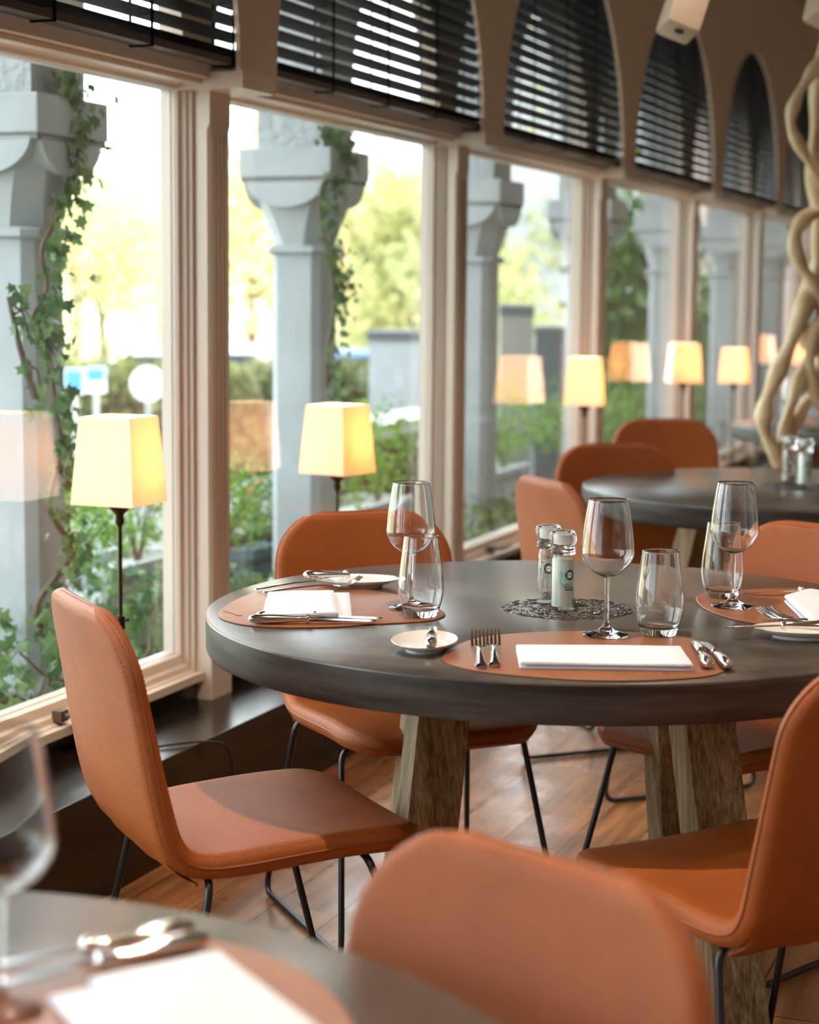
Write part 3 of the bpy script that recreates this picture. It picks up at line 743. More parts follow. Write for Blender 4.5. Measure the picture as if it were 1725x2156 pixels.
# ================================================================== CHAIRS
def chair_proto():
    root = thing('dining_chair', '', 'chair')
    CP = [(.232, .424), (.215, .433), (.17, .442), (.08, .443), (-.02, .438), (-.10, .433), (-.155, .434), (-.192, .447), (-.213, .475), (-.226, .515), (-.240, .58), (-.254, .66), (-.268, .74), (-.280, .80), (-.288, .838), (-.290, .848)]
    cp = catmull([(0, a, b) for a, b in CP], 12)
    ds = [0]
    for i in range(1, len(cp)): ds.append(ds[-1] + (cp[i] - cp[i - 1]).length)
    L = ds[-1]
    def path(s):
        s = min(max(s, 0), L)
        lo = 0
        while lo < len(ds) - 2 and ds[lo + 1] < s: lo += 1
        t = (s - ds[lo]) / (ds[lo + 1] - ds[lo]); p = cp[lo].lerp(cp[lo + 1], t)
        a = cp[max(lo - 1, 0)]; b = cp[min(lo + 2, len(cp) - 1)]; tg = (b - a).normalized()
        return p, Vector((0, tg.z, -tg.y))
    W = .222
    def hw(s):
        t = s / L; base = W * (1 - .02 * math.exp(-((t - .47) / .10) ** 2) - .075 * max(0, (t - .62) / .38) ** 1.3)
        rf, rb = .095, .115; d0, d1 = s, L - s
        if d0 < rf: base -= rf - math.sqrt(max(rf * rf - (rf - d0) ** 2, 0))
        if d1 < rb: base -= rb - math.sqrt(max(rb * rb - (rb - d1) ** 2, 0))
        return base
    def th(s):
        t = s / L
        return .0225 if t < .35 else .0225 - .006 * min((t - .35) / .5, 1)
    def dish(x, s):
        t = s / L; w = min(max((t - .45) / .2, 0), 1)
        return -.020 * (1 - (x / W) ** 2) * w + (-.006 * (1 - (x / W) ** 2)) * (1 - w)
    e = .020
    NTH = 6; qs = [e * (1 - math.cos(math.pi / 2 * i / NTH)) for i in range(NTH + 1)]
    S = sorted(set([round(q, 6) for q in qs] + [round(L - q, 6) for q in qs] + [round(e + (L - 2 * e) * i / 64, 6) for i in range(65)]
                   + [round(v, 6) for v in (.03, .045, .06, L - .03, L - .045, L - .06)]))
    fr = [i / 22 for i in range(23)]
    def surf(x, s, q, side):
        p, n = path(s); h = th(s) * math.sqrt(max(1 - (1 - min(q, e) / e) ** 2, 0))
        return Vector((x, p.y, p.z)) + n * (side * h + dish(x, s) * (1 if side > 0 else .8))
    rows = {1: [], -1: []}
    for side in (1, -1):
        for s in S:
            w = hw(s); dend = min(s, L - s)
            xs = [-(w - q) for q in qs] + [(-1 + 2 * f) * (w - e) for f in fr[1:-1]] + [(w - q) for q in reversed(qs)]
            rows[side].append([surf(x, s, min(w - abs(x), dend), side) for x in xs])
    mb = MB(); nc = len(rows[1][0]); nr = len(S)
    for side in (1, -1):
        vs = [p for r in rows[side] for p in r]
        mb.add(vs, [(i * nc + j, i * nc + j + 1, (i + 1) * nc + j + 1, (i + 1) * nc + j) for i in range(nr - 1) for j in range(nc - 1)])
    # row ends are flat lines of outline; weld both skins
    shell = mb.build('upholstered_shell', M['leather'], root, smooth=180, weld=True)
    # outline
    out = []
    for s in [L * i / 90 for i in range(91)]: out.append((hw(s), s))
    out2 = out + [(x, s) for (x, s) in [(-a, b) for (a, b) in reversed(out)]]
    mb = MB(); pts = [surf(x, s, 0, 1) for (x, s) in out2]
    cl = [pts[0]]
    for p in pts[1:]:
        if (p - cl[-1]).length > .002: cl.append(p)
    mb.tube(cl, .0022, 6, closed=True); mb.build('piping', M['leather_piping'], shell, smooth=180)
    # stitching, two rows beside the piping
    for side in (1, -1):
        mb = MB(); acc = 0; q = .0085
        path2 = []
        for (x, s) in out2:
            sx = math.copysign(max(abs(x) - q, 0), x); ss = min(max(s, q), L - q)
            path2.append(surf(sx, ss, q, side))
        for i in range(1, len(path2)):
            a, b = path2[i - 1], path2[i]; d = (b - a).length
            if d < 1e-5: continue
            t = (b - a) / d
            while acc < d:
                c = a + t * acc; mb.tube([c, c + t * .0042], .0009, 4); acc += .0078
            acc -= d
        mb.build('stitching', M['stitch'], shell)
    # rear flap of the cover hanging under the bend
    mb = MB(); rws = []
    sA, sB = L * .60, L * .475
    for i in range(9):
        s = sA + (sB - sA) * i / 8; p, n = path(s); r = []
        for j in range(21):
            x = (-1 + 2 * j / 20) * .203; r.append(Vector((x, p.y, p.z)) - n * (th(s) - .006 * (1 - i / 8) + .009 * (i / 8) ** 2 + .0015 * math.sin(j * 1.1) * (i / 8)) + n * dish(x, s) * .8)
        rws.append(r)
    mb.add([p for r in rws for p in r], [(i * 21 + j, i * 21 + j + 1, (i + 1) * 21 + j + 1, (i + 1) * 21 + j) for i in range(8) for j in range(20)])
    mb.tube(rws[-1], .003, 6); fp = mb.build('cover_flap', M['leather'], root, smooth=180)
    so_ = fp.modifiers.new('thick', 'SOLIDIFY'); so_.thickness = .002
    # sled base
    def arc(a, b, c, r, n=6):
        a, b, c = Vector(a), Vector(b), Vector(c); u = (a - b).normalized(); v = (c - b).normalized()
        p0, p1 = b + u * r, b + v * r
        return [(p0 * (1 - t) ** 2 + b * 2 * t * (1 - t) + p1 * t * t) for t in [i / n for i in range(n + 1)]]
    for sx in (-1, 1):
        A = (sx * .205, -.150, .414); B = (sx * .247, -.235, .008); Cc = (sx * .247, .240, .008); D = (sx * .205, .125, .414)
        Ra = (0, -.150, .414); Fr = (0, .125, .414)
        pts = [Vector(Ra)] + arc(Ra, A, B, .035) + arc(A, B, Cc, .04) + arc(B, Cc, D, .04) + arc(Cc, D, Fr, .035) + [Vector(Fr)]
        mb = MB(); mb.tube(pts, .0066, 10); mb.build('sled_leg', M['black_metal'], root, smooth=60)
    for x in (-.11, .11):
        mb = MB(); mb.tube([(x, -.150, .416), (x, .125, .416)], .006, 8); mb.build('cross_bar', M['black_metal'], root, smooth=60)
    return root
chair = chair_proto()
GRP = 'tan leather dining chairs'
def face(dx, dy): return math.atan2(dy, dx) - math.pi / 2
CH = [((-.262, 3.135), (.90, .43), 'tan leather chair left of the main table, its back to the leftmost window'),
      ((.545, 2.835), (-.52, .854), 'large tan leather chair at the right picture edge, front half shadowed by the table'),
      ((.005, 3.95), (.39, -.92), 'tan leather chair behind the main table, between it and the second table lamp'),
      ((.68, 3.84), (-.72, -.69), 'tan leather chair behind the right side of the main table, cut by the picture edge'),
      ((-.096, 1.408), (-.72, -.69), 'blurred tan leather chair closest to the viewer at the bottom of the picture'),
      ((.64, 5.15), (.92, .39), 'tan leather chair left of the second table, outer side of its back facing us'),
      ((.75, 5.93), (.25, -.97), 'dark backlit leather chair behind the left rim of the second table'),
      ((1.03, 7.2), (.05, -1), 'blurred tan leather chair furthest back, beyond the second table')]
for i, (p, d, lab) in enumerate(CH):
    if i == 0: chair.location = (*p, 0); chair.rotation_euler = (0, 0, face(*d)); chair['label'] = lab; chair['group'] = GRP
    else: dup(chair, (*p, 0), face(*d), lab, GRP)

# ================================================================== TABLES
def table_proto():
    root = thing('round_table', '', 'table'); R = .664
    mb = MB(); mb.lathe([(0, .7499), (R - .004, .7499), (R - .001, .7485), (R, .7455)], 128)
    mb.build('tabletop', M['top'], root, smooth=40)
    mb = MB(); mb.lathe([(R, .7456), (R, .690), (R - .003, .684), (R - .008, .682), (0, .682)], 128)
    mb.build('table_edge', M['top_edge'], root, smooth=40)
    r = random.Random(4); mb = MB()
    for i in range(1000):                              # carved ring pattern in the middle
        rr = .125 * math.sqrt(r.random()); a = r.uniform(0, 6.28); cx, cy = rr * math.cos(a), rr * math.sin(a)
        an = a + math.pi / 2 + r.gauss(0, .5); l = r.uniform(.004, .010); w = r.uniform(.0007, .0016)
        u = Vector((math.cos(an), math.sin(an), 0)); v = Vector((-u.y, u.x, 0)); c = Vector((cx + .013, cy + .019, .750))
        mb.add([c - u * l, c - u * l * .4 + v * w, c + u * l * .5 + v * w, c + u * l, c + u * l * .5 - v * w, c - u * l * .4 - v * w, c + Vector((0, 0, .0012))], [(0, 1, 6), (1, 2, 6), (2, 3, 6), (3, 4, 6), (4, 5, 6), (5, 0, 6), (5, 4, 3, 2, 1, 0)])
    mb.build('carved_relief', M['carve'], root)
    for (sx, sy) in ((-1, -1), (1, -1), (-1, 1), (1, 1)):
        T = Vector((sx * .225, sy * .19, .68)); B = Vector((sx * .295, sy * .36, 0))
        w = .047; an = math.radians(13); mb = MB()
        d = Vector((0, 0, -1)); 
        ring = [(math.cos(an + math.pi / 4 + q * math.pi / 2) * w * 1.414, math.sin(an + math.pi / 4 + q * math.pi / 2) * w * 1.414) for q in range(4)]
        vs = [(x + B.x - T.x, y + B.y - T.y, -.68) for x, y in ring] + [(x, y, 0) for x, y in ring]
        mb.add(vs, [(3, 2, 1, 0), (4, 5, 6, 7)] + [(i, (i + 1) % 4, 4 + (i + 1) % 4, 4 + i) for i in range(4)])
        mb.build('leg', M['beam'], root, bevel=.003, loc=T)
    for (a, b) in (((-.27, 0), (.27, 0)), ((0, -.25), (0, .25))):
        mb = MB()
        if a[1] == 0: mb.box(a[0], b[0], -.035, .035, .63, .681)
        else: mb.box(-.035, .035, a[1], b[1], .631, .680)
        mb.build('apron_beam', M['beam'], root, bevel=.002)
    return root
TC = Vector((.287, 3.471, 0))
tb = table_proto(); tb.location = TC; tb['label'] = 'large round dark table in the middle, laid with placemats and glasses'; tb['group'] = 'round dark tables'
dup(tb, (1.20, 5.77, 0), .3, 'round dark table behind the main one, salt and pepper grinders on it', 'round dark tables')
dup(tb, (-.50, 1.145, 0), .7, 'blurred round dark table at the bottom left corner', 'round dark tables')
dup(tb, (2.15, 8.6, 0), .2, 'furthest round table beyond the driftwood, glasses on it', 'round dark tables')

ZT = .750
def placemat(outline, label, mark=None):
    pts = catmull([(p.x, p.y, 0) for p in outline], 8, closed=True)
    c = sum(pts, Vector()) / len(pts)
    root = thing('placemat', label, 'placemat', loc=(c.x, c.y, ZT)); n = len(pts)
    loc = [p - c for p in pts]
    def ring(k, z): return [(p.x * k, p.y * k, z) for p in loc]
    mb = MB(); vs = ring(1, .0002) + ring(1, .0022) + ring(.992, .0030)
    fs = [tuple(range(n - 1, -1, -1)), tuple(range(2 * n, 3 * n))]
    for q in (0, 1):
        for i in range(n): fs.append((q * n + i, q * n + (i + 1) % n, (q + 1) * n + (i + 1) % n, (q + 1) * n + i))
    mb.add(vs, fs); sh = mb.build('leather_sheet', M['mat_leather'], root, smooth=30)
    mb = MB(); mb.tube(ring(1.0, .0012), .0010, 5, closed=True); mb.build('rim', M['mat_edge'], sh)
    if mark is not None:                               # small stamped emblem: blurred strokes
        r = random.Random(3); mb = MB(); m0 = at(mark[0], mark[1], ZT) - Vector((c.x, c.y, ZT)); a = mark[2]
        u = Vector((math.cos(a), math.sin(a), 0)); v = Vector((-u.y, u.x, 0))
        for i in range(9):
            q = m0 + u * (i * .0052) + Vector((0, 0, .0031)); h = .0022 + .0012 * (i % 3 == 0)
            mb.tube([q - v * h, q + v * h * r.uniform(.4, 1)], .0005, 4)
        for i in range(7):
            an = i / 7 * 6.28; q = m0 - u * .012 + Vector((0, 0, .0031)); mb.tube([q, q + (u * math.cos(an) + v * math.sin(an)) * .006], .0005, 4)
        mb.build('stamped_mark', M['mat_edge'], sh)
    return root
m2 = [at(*q, ZT) for q in ((937, 1385), (1000, 1346), (1120, 1330), (1260, 1325), (1400, 1328), (1480, 1342), (1527, 1365), (1541, 1392), (1505, 1413), (1400, 1424), (1250, 1428), (1100, 1421), (985, 1408))]
placemat(m2, 'brown leather placemat at the near edge of the main table, under the straight folded napkin', (1425, 1412, .05))
m1 = [at(*q, ZT) for q in ((464, 1302), (490, 1277), (540, 1255), (600, 1242), (690, 1238), (790, 1247), (870, 1262), (930, 1284), (938, 1298), (900, 1309), (800, 1317), (680, 1326), (560, 1327), (490, 1318))]
placemat(m1, 'brown leather placemat on the left of the main table, shining with daylight', (500, 1304, 2.2))
m3 = [at(*q, ZT) for q in ((1469, 1252), (1487, 1241), (1568, 1232), (1725, 1227), (1850, 1240), (1880, 1270), (1800, 1296), (1680, 1306), (1590, 1301), (1535, 1290), (1487, 1272))]
placemat(m3, 'brown leather placemat on the right of the main table, under the second wine glass')
m4 = [at(*q, ZT) for q in ((-120, 2110), (120, 2055), (330, 2005), (470, 1992), (600, 2030), (700, 2085), (770, 2180), (760, 2300), (500, 2400), (100, 2400), (-120, 2260))]
placemat(m4, 'blurred brown leather placemat on the corner table nearest the viewer')

# ---- napkins
def napkin(corners, h, label, layers=3, name='napkin', second=None):
    P = [Vector((p.x, p.y, 0)) for p in corners]; c = sum(P, Vector()) / 4
    root = thing(name, label, 'napkin', loc=(c.x, c.y, ZT + .003)); 
    def slab(Q, z0, z1, nm, seed):
        r = random.Random(seed); NX, NY = 20, 12; vs = []; fs = []
        def pt(u, v): return (Q[0] * (1 - u) * (1 - v) + Q[1] * u * (1 - v) + Q[2] * u * v + Q[3] * (1 - u) * v)
        for side in (0, 1):
            for j in range(NY + 1):
                for i in range(NX + 1):
                    u, v = i / NX, j / NY; p = pt(u, v); e = min(u, 1 - u, v, 1 - v); k = min(e / .07, 1)
                    if side: z = z0 + (z1 - z0) * (.60 + .40 * math.sqrt(max(1 - (1 - k) ** 2, 0))) + .0007 * math.sin(7 * u + seed) * math.sin(5 * v)
                    else: z = z0
                    vs.append((p.x, p.y, z))
        m = (NX + 1) * (NY + 1)
        for s in (0, 1):
            for j in range(NY):
                for i in range(NX):
                    a = s * m + j * (NX + 1) + i; fs.append((a, a + 1, a + NX + 2, a + NX + 1))
        b = [i for i in range(NX)] + [j * (NX + 1) + NX for j in range(NY)] + [NY * (NX + 1) + i for i in range(NX, 0, -1)] + [j * (NX + 1) for j in range(NY, 0, -1)]
        # side walls with fold grooves
        rings = [b]; nb = len(b); cz = [(0, 0), (.22, .0016), (.42, -.0012), (.62, .0016), (.80, -.0012), (1, 0)]
        base = len(vs); walls = []
        for (t, off) in cz[1:-1]:
            row = []
            for idx in b:
                p = Vector(vs[idx]); q = Vector(vs[m + idx]); w = p.lerp(q, t); d = Vector((w.x, w.y, 0)); d = d.normalized() if d.length > 1e-6 else d
                row.append(len(vs)); vs.append(tuple(w + d * off))
            walls.append(row)
        seq = [b] + walls + [[m + i for i in b]]
        for k in range(len(seq) - 1):
            for i in range(nb): fs.append((seq[k][i], seq[k][(i + 1) % nb], seq[k + 1][(i + 1) % nb], seq[k + 1][i]))
        mb = MB(); mb.add(vs, fs); mb.build(nm, M['napkin'], root, smooth=55, weld=True)
    Q = [p - c for p in P]
    if second:
        S_ = [Vector((p.x, p.y, 0)) - c for p in second]
        slab(S_, .0005, h * .45, 'under_fold', 2); slab(Q, h * .45, h, 'top_fold', 5)
    else:
        slab(Q, .0005, h * .5, 'under_fold', 1); slab([q * 1.0 for q in Q], h * .5, h, 'top_fold', 4)
    return root
napkin([at(1093, 1352, .765), at(1437, 1349, .765), at(1464, 1401, .755), at(1102, 1402, .755)], .014, 'white napkin folded in a long strip on the near placemat')
q1 = [at(568, 1249, .77), at(705, 1243, .77), at(716, 1296, .765), at(557, 1306, .762)]
q1b = [at(600, 1250, .76), at(738, 1248, .76), at(744, 1305, .756), at(575, 1309, .756)]
napkin(q1, .019, 'white folded napkin on the left placemat beside two knives', second=q1b)
q3 = [at(1656, 1242, .765), at(1700, 1228, .765), at(1860, 1245, .765), at(1715, 1298, .765)]
napkin(q3, .018, 'white folded napkin on the right placemat, cut by the picture edge')
qf = [at(205, 2075, .765), at(478, 2012, .765), at(720, 2190, .765), at(480, 2330, .765)]
qfb = [at(122, 2112, .757), at(300, 2065, .757), at(600, 2260, .757), at(350, 2360, .757)]
napkin(qf, .018, 'blurred white folded napkin on the corner table nearest the viewer', second=qfb)

# ---- cutlery
def knife_proto(L=.225, name='table_knife'):
    root = thing(name, '', 'knife'); hl = L * .46
    prof = [(0, .0058), (.004, .0088), (.012, .0104), (.025, .0108), (.045, .0099), (.065, .0080), (.085, .0064), (hl - .008, .0056), (hl - .003, .0066), (hl, .0060), (hl + .004, .0045)]
    k = hl / .104
    pts = [(0, min(y * k, y * k) if y < .09 else y, .0088) for (y, r) in prof]; rad = [r for (y, r) in prof]
    pts = [(0, 0, .0088)] + pts[1:]
    mb = MB(); mb.tube([(0, -.002, .0088)] + pts, [.002] + rad, 14, flat=.82); mb.build('handle', M['steel'], root, smooth=60)
    mb = MB(); mb.tube([(0, hl - .003, .0088), (0, hl + .001, .0088), (0, hl + .005, .0088)], [.0072, .0084, .0060], 14); mb.build('bolster', M['steel'], root, smooth=60)
    y0, y1 = hl + .003, L; vs = []; n = 14
    for i in range(n + 1):
        t = i / n; y = y0 + (y1 - y0) * t; w = .0095 * min(1, .55 + t * 2.2) * (1 if t < .82 else math.sqrt(max(1 - ((t - .82) / .18) ** 2, .01)))
        zz = .0088 - .0045 * t
        vs += [(-w * .55, y, zz + .0009), (w, y, zz), (-w * .55, y, zz - .0009)]
    fs = [(i * 3 + j, i * 3 + (j + 1) % 3, (i + 1) * 3 + (j + 1) % 3, (i + 1) * 3 + j) for i in range(n) for j in range(3)] + [(0, 1, 2), (n * 3 + 2, n * 3 + 1, n * 3)]
    mb = MB(); mb.add(vs, fs); mb.build('blade', M['steel'], root, smooth=30)
    return root
def fork_proto(L=.205):
    root = thing('table_fork', '', 'fork')
    spec = [(0, .0065, .0035), (.004, .0098, .0040), (.02, .0088, .0048), (.05, .0062, .0070), (.09, .0042, .0095), (.125, .0036, .0105), (.137, .0050, .0100), (.146, .0105, .0085), (.158, .0125, .0075)]
    vs = []; fs = []
    for (y, w, z) in spec:
        t = .0017 if y < .13 else .0011
        vs += [(-w, y, z), (-w * .5, y, z + t), (w * .5, y, z + t), (w, y, z), (w * .5, y, z - t), (-w * .5, y, z - t)]
    n = len(spec)
    for i in range(n - 1):
        for j in range(6): fs.append((i * 6 + j, i * 6 + (j + 1) % 6, (i + 1) * 6 + (j + 1) % 6, (i + 1) * 6 + j))
    fs += [(5, 4, 3, 2, 1, 0), tuple(range((n - 1) * 6, n * 6))]
    mb = MB(); mb.add(vs, fs); mb.build('handle', M['steel'], root, smooth=60)
    for j in range(4):
        x = -.0098 + j * .00653; mb = MB()
        P = [(x, .155, .0078), (x, .170, .0085), (x * 1.02, .184, .0125), (x * 1.0, .196, .0180), (x * .95, .206, .0245)]
        vs = []; fs = []
        for (a, b, c), w in zip(P, (.0026, .0023, .0021, .0018, .0009)): vs += [(a - w, b, c - .0008), (a + w, b, c - .0008), (a + w, b, c + .0010), (a - w, b, c + .0010)]
        for i in range(4):
            for q in range(4): fs.append((i * 4 + q, i * 4 + (q + 1) % 4, (i + 1) * 4 + (q + 1) % 4, (i + 1) * 4 + q))
        fs += [(3, 2, 1, 0), (16, 17, 18, 19)]
        mb.add(vs, fs); mb.build('tine', M['steel'], root, smooth=40)
    return root
KN = knife_proto(); FK = fork_proto(); BK = knife_proto(.19, 'butter_knife')
used = set()
def put(proto, a, b, z, label, group, tilt=0):
    """handle end at a, pointing to b"""
    rz = math.atan2(b.y - a.y, b.x - a.x) - math.pi / 2
    o = proto if proto.name not in used else copy_tree(proto)
    used.add(proto.name)
    o.location = (a.x, a.y, z); o.rotation_euler = (tilt, 0, rz); o['label'] = label; o['group'] = group
    return o
def V2(x, y): return Vector((x, y, 0))
zm = ZT + .0036
put(KN, V2(.473, 2.905), V2(.480, 3.1), zm, 'steel knife right of the near napkin, the inner of the two', 'cutlery')
put(KN, V2(.504, 2.900), V2(.497, 3.1), zm, 'steel knife at the right rim of the near placemat, outer of the pair', 'cutlery')
put(FK, V2(.115, 2.893), V2(.116, 3.1), zm, 'steel fork on the near placemat, the left one of two', 'cutlery')
put(FK, V2(.136, 2.906), V2(.143, 3.12), zm, 'steel fork on the near placemat, the one nearer the napkin', 'cutlery')
put(KN, at(529, 1312, .76), at(808, 1309, .757), zm, 'steel knife along the rim of the left placemat, in front of its twin', 'cutlery')
put(KN, at(545, 1304, .76), at(858, 1303, .757), zm, 'steel knife on the left placemat, between its twin and the napkin', 'cutlery')
put(FK, at(540, 1248, .755), at(745, 1226, .757), zm, 'steel fork behind the left napkin, its tines raised before the plate', 'cutlery')
put(FK, at(558, 1254, .755), at(780, 1235, .757), zm, 'steel fork under the left napkin, the nearer of two', 'cutlery')
put(FK, at(1800, 1322, .755), at(1650, 1296, .757), zm, 'steel fork on the right placemat, left tine group', 'cutlery')
put(FK, at(1840, 1316, .755), at(1690, 1296, .757), zm, 'steel fork on the right placemat, touching the right napkin', 'cutlery')
put(KN, at(1795, 1230, .757), at(1600, 1237, .757), zm, 'steel knife along the far rim of the right placemat', 'cutlery')

def plate_proto():
    root = thing('side_plate', '', 'plate')
    a, b = .084, .055
    prof = [(.0, .0075), (.55, .0078), (.72, .0092), (.9, .0150), (.985, .0178), (1.0, .0172), (.985, .0158), (.9, .0120), (.68, .0062), (.60, .0050), (.58, .0), (.54, .0), (.53, .004), (0, .0045)]
    seg = 64; vs = []; fs = []
    for (k, z) in prof:
        for i in range(seg): t = 2 * math.pi * i / seg; vs.append((a * k * math.cos(t), b * k * math.sin(t), z))
    for i in range(len(prof) - 1):
        for j in range(seg): l = (j + 1) % seg; fs.append((i * seg + j, i * seg + l, (i + 1) * seg + l, (i + 1) * seg + j))
    mb = MB(); mb.add(vs, fs); mb.build('dish', M['porcelain'], root, smooth=60, weld=True); return root
pl = plate_proto(); pl.location = (.027, 3.075, ZT); pl.rotation_euler = (0, 0, math.radians(82)); pl['label'] = 'small white plate in front of the left glasses, short knife lying across it'; pl['group'] = 'side plates'
pp = at(757, 1232, .755); dup(pl, (pp.x, pp.y, ZT), math.radians(4), 'small white plate at the far left of the main table, behind the raised forks', 'side plates')
pp = at(1692, 1322, .755); dup(pl, (pp.x, pp.y, ZT), math.radians(-8), 'white plate at the right picture edge, butter knife across it', 'side plates')
put(BK, V2(.036, 2.985), V2(.040, 3.2), ZT + .0165, 'short butter knife on the small plate beside the forks, handle towards us', 'butter knives')
a_, b_ = at(643, 1212, .777), at(890, 1208, .777)
put(BK, a_, b_, ZT + .0165, 'butter knife resting on the far left plate', 'butter knives')
a_, b_ = at(1775, 1297, .777), at(1532, 1302, .777)
put(BK, V2(b_.x + .188, b_.y + .003), b_, ZT + .0165, 'butter knife resting on the right-hand plate', 'butter knives')
a_, b_ = at(452, 1986, .76), at(0, 2092, .76)
put(KN, a_, b_, zm + .0, 'blurred knife on the corner table, beside the napkin', 'cutlery')
a_, b_ = at(430, 1972, .76), at(20, 2062, .76)
put(KN, V2(a_.x - .005, a_.y + .012), V2(b_.x, b_.y + .02), zm + .0, 'blurred knife on the corner table, the outer of two', 'cutlery')

# ---- glassware
def shell_profile(outer, t, floor_z):
    inner = []
    return outer
def wine_proto():
    root = thing('wine_glass', '', 'glass')
    bowl_o = [(.0040, .100), (.010, .103), (.022, .109), (.035, .120), (.0435, .133), (.0460, .143), (.0455, .153), (.0430, .180), (.0385, .212), (.0342, .2355)]
    bo = catmull([(r, z, 0) for r, z in bowl_o], 5)
    foot = [(0, 0), (.0400, 0), (.0408, .0010), (.0400, .0022), (.030, .0042), (.016, .0085), (.0065, .016), (.0044, .026), (.0038, .050), (.0036, .080), (.0040, .096)]
    outer = foot + [(p.x, p.y) for p in bo]
    inner = []
    for i, p in enumerate(bo):
        t = .0012 + .004 * max(0, 1 - i / 9.0); a = bo[max(i - 1, 0)]; b = bo[min(i + 1, len(bo) - 1)]; d = (b - a).normalized(); n = Vector((-d.y, d.x, 0))
        q = p + n * t
        if q.x > .002: inner.append((q.x, q.y))
    inner = inner[::-1] + [(0, inner[0][1] + .0)]
    rim = [(.0339, .2362)]
    mb = MB(); mb.lathe(outer + rim + inner, 56); mb.build('bowl_and_stem', M['glass'], root, smooth=50, weld=True); return root
def tumbler_proto():
    root = thing('water_tumbler', '', 'glass')
    o_ = catmull([(.0285, .0, 0), (.0315, .006, 0), (.0365, .020, 0), (.0412, .040, 0), (.0418, .055, 0), (.0395, .085, 0), (.0350, .120, 0), (.0318, .1465, 0)], 6)
    outer = [(0, .001)] + [(p.x, p.y) for p in o_]
    i_ = []
    for i, p in enumerate(o_):
        if p.y < .016: continue
        i_.append((p.x - .0016, p.y))
    i_ = i_[::-1]; r0, z0 = i_[-1]
    inner = [(.0312, .1472)] + i_ + [(r0 * .85, z0 - .003), (r0 * .5, z0 - .0045), (0, z0 - .005)]
    mb = MB(); mb.lathe(outer + inner, 56); mb.build('tumbler_body', M['glass'], root, smooth=50, weld=True); return root
WG = wine_proto(); TG = tumbler_proto()
WG.location = (.342, 3.200, zm); WG['label'] = 'wine glass standing behind the near napkin'; WG['group'] = 'glasses on the tables'
dup(WG, (.003, 3.462, zm), 0, 'wine glass behind the tumbler on the left placemat', 'glasses on the tables')
dup(WG, (.614, 3.512, zm), 0, 'wine glass on the right placemat, tallest at the right', 'glasses on the tables')
dup(WG, (-.330, 1.475, ZT), 0, 'blurred wine glass at the left picture edge on the corner table', 'glasses on the tables')
TG.location = (.435, 3.212, zm); TG['label'] = 'water tumbler between the near wine glass and the knives'; TG['group'] = 'glasses on the tables'
dup(TG, (.022, 3.380, zm), 0, 'water tumbler on the left placemat in front of a wine glass', 'glasses on the tables')
dup(TG, (.612, 3.622, zm), 0, 'water tumbler behind the right wine glass', 'glasses on the tables')
for i, (x, y, kind, lab) in enumerate([(1.66, 8.15, WG, 'blurred wine glass on the furthest table, leftmost there'), (1.80, 8.05, WG, 'blurred wine glass on the furthest table, right of the leftmost'),
        (1.72, 8.42, TG, 'blurred tumbler on the furthest table, between two wine glasses'), (1.93, 8.25, WG, 'blurred wine glass on the furthest table near its middle'), (1.98, 8.02, TG, 'blurred tumbler at the near rim of the furthest table')]):
    dup(kind, (x, y, ZT), 0, lab, 'glasses on the tables')

# ---- grinders with printed labels
def bend_to(mb, polys, R, ang0, z0, off):
    """flat polygons (u right, v up) wrapped round a cylinder; ang0 faces the viewer"""
    for poly in polys:
        vs = []
        for (u, v) in poly:
            a = ang0 + u / R; vs.append(((R + off) * math.sin(a), -(R + off) * math.cos(a), z0 + v))
        mb.add(vs, [tuple(range(len(vs)))])
def text_polys(txt, size):
    cu = bpy.data.curves.new('txt', 'FONT'); cu.body = txt; cu.size = size; cu.align_x = 'CENTER'; cu.align_y = 'CENTER'; cu.resolution_u = 3
    o = bpy.data.objects.new('txt', cu); COL.objects.link(o)
    bpy.context.view_layer.update(); dg = bpy.context.evaluated_depsgraph_get()
    me = bpy.data.meshes.new_from_object(o.evaluated_get(dg))
    P = [[(me.vertices[i].co.x, me.vertices[i].co.y) for i in p.vertices] for p in me.polygons]
    bpy.data.objects.remove(o); bpy.data.curves.remove(cu); bpy.data.meshes.remove(me); return P
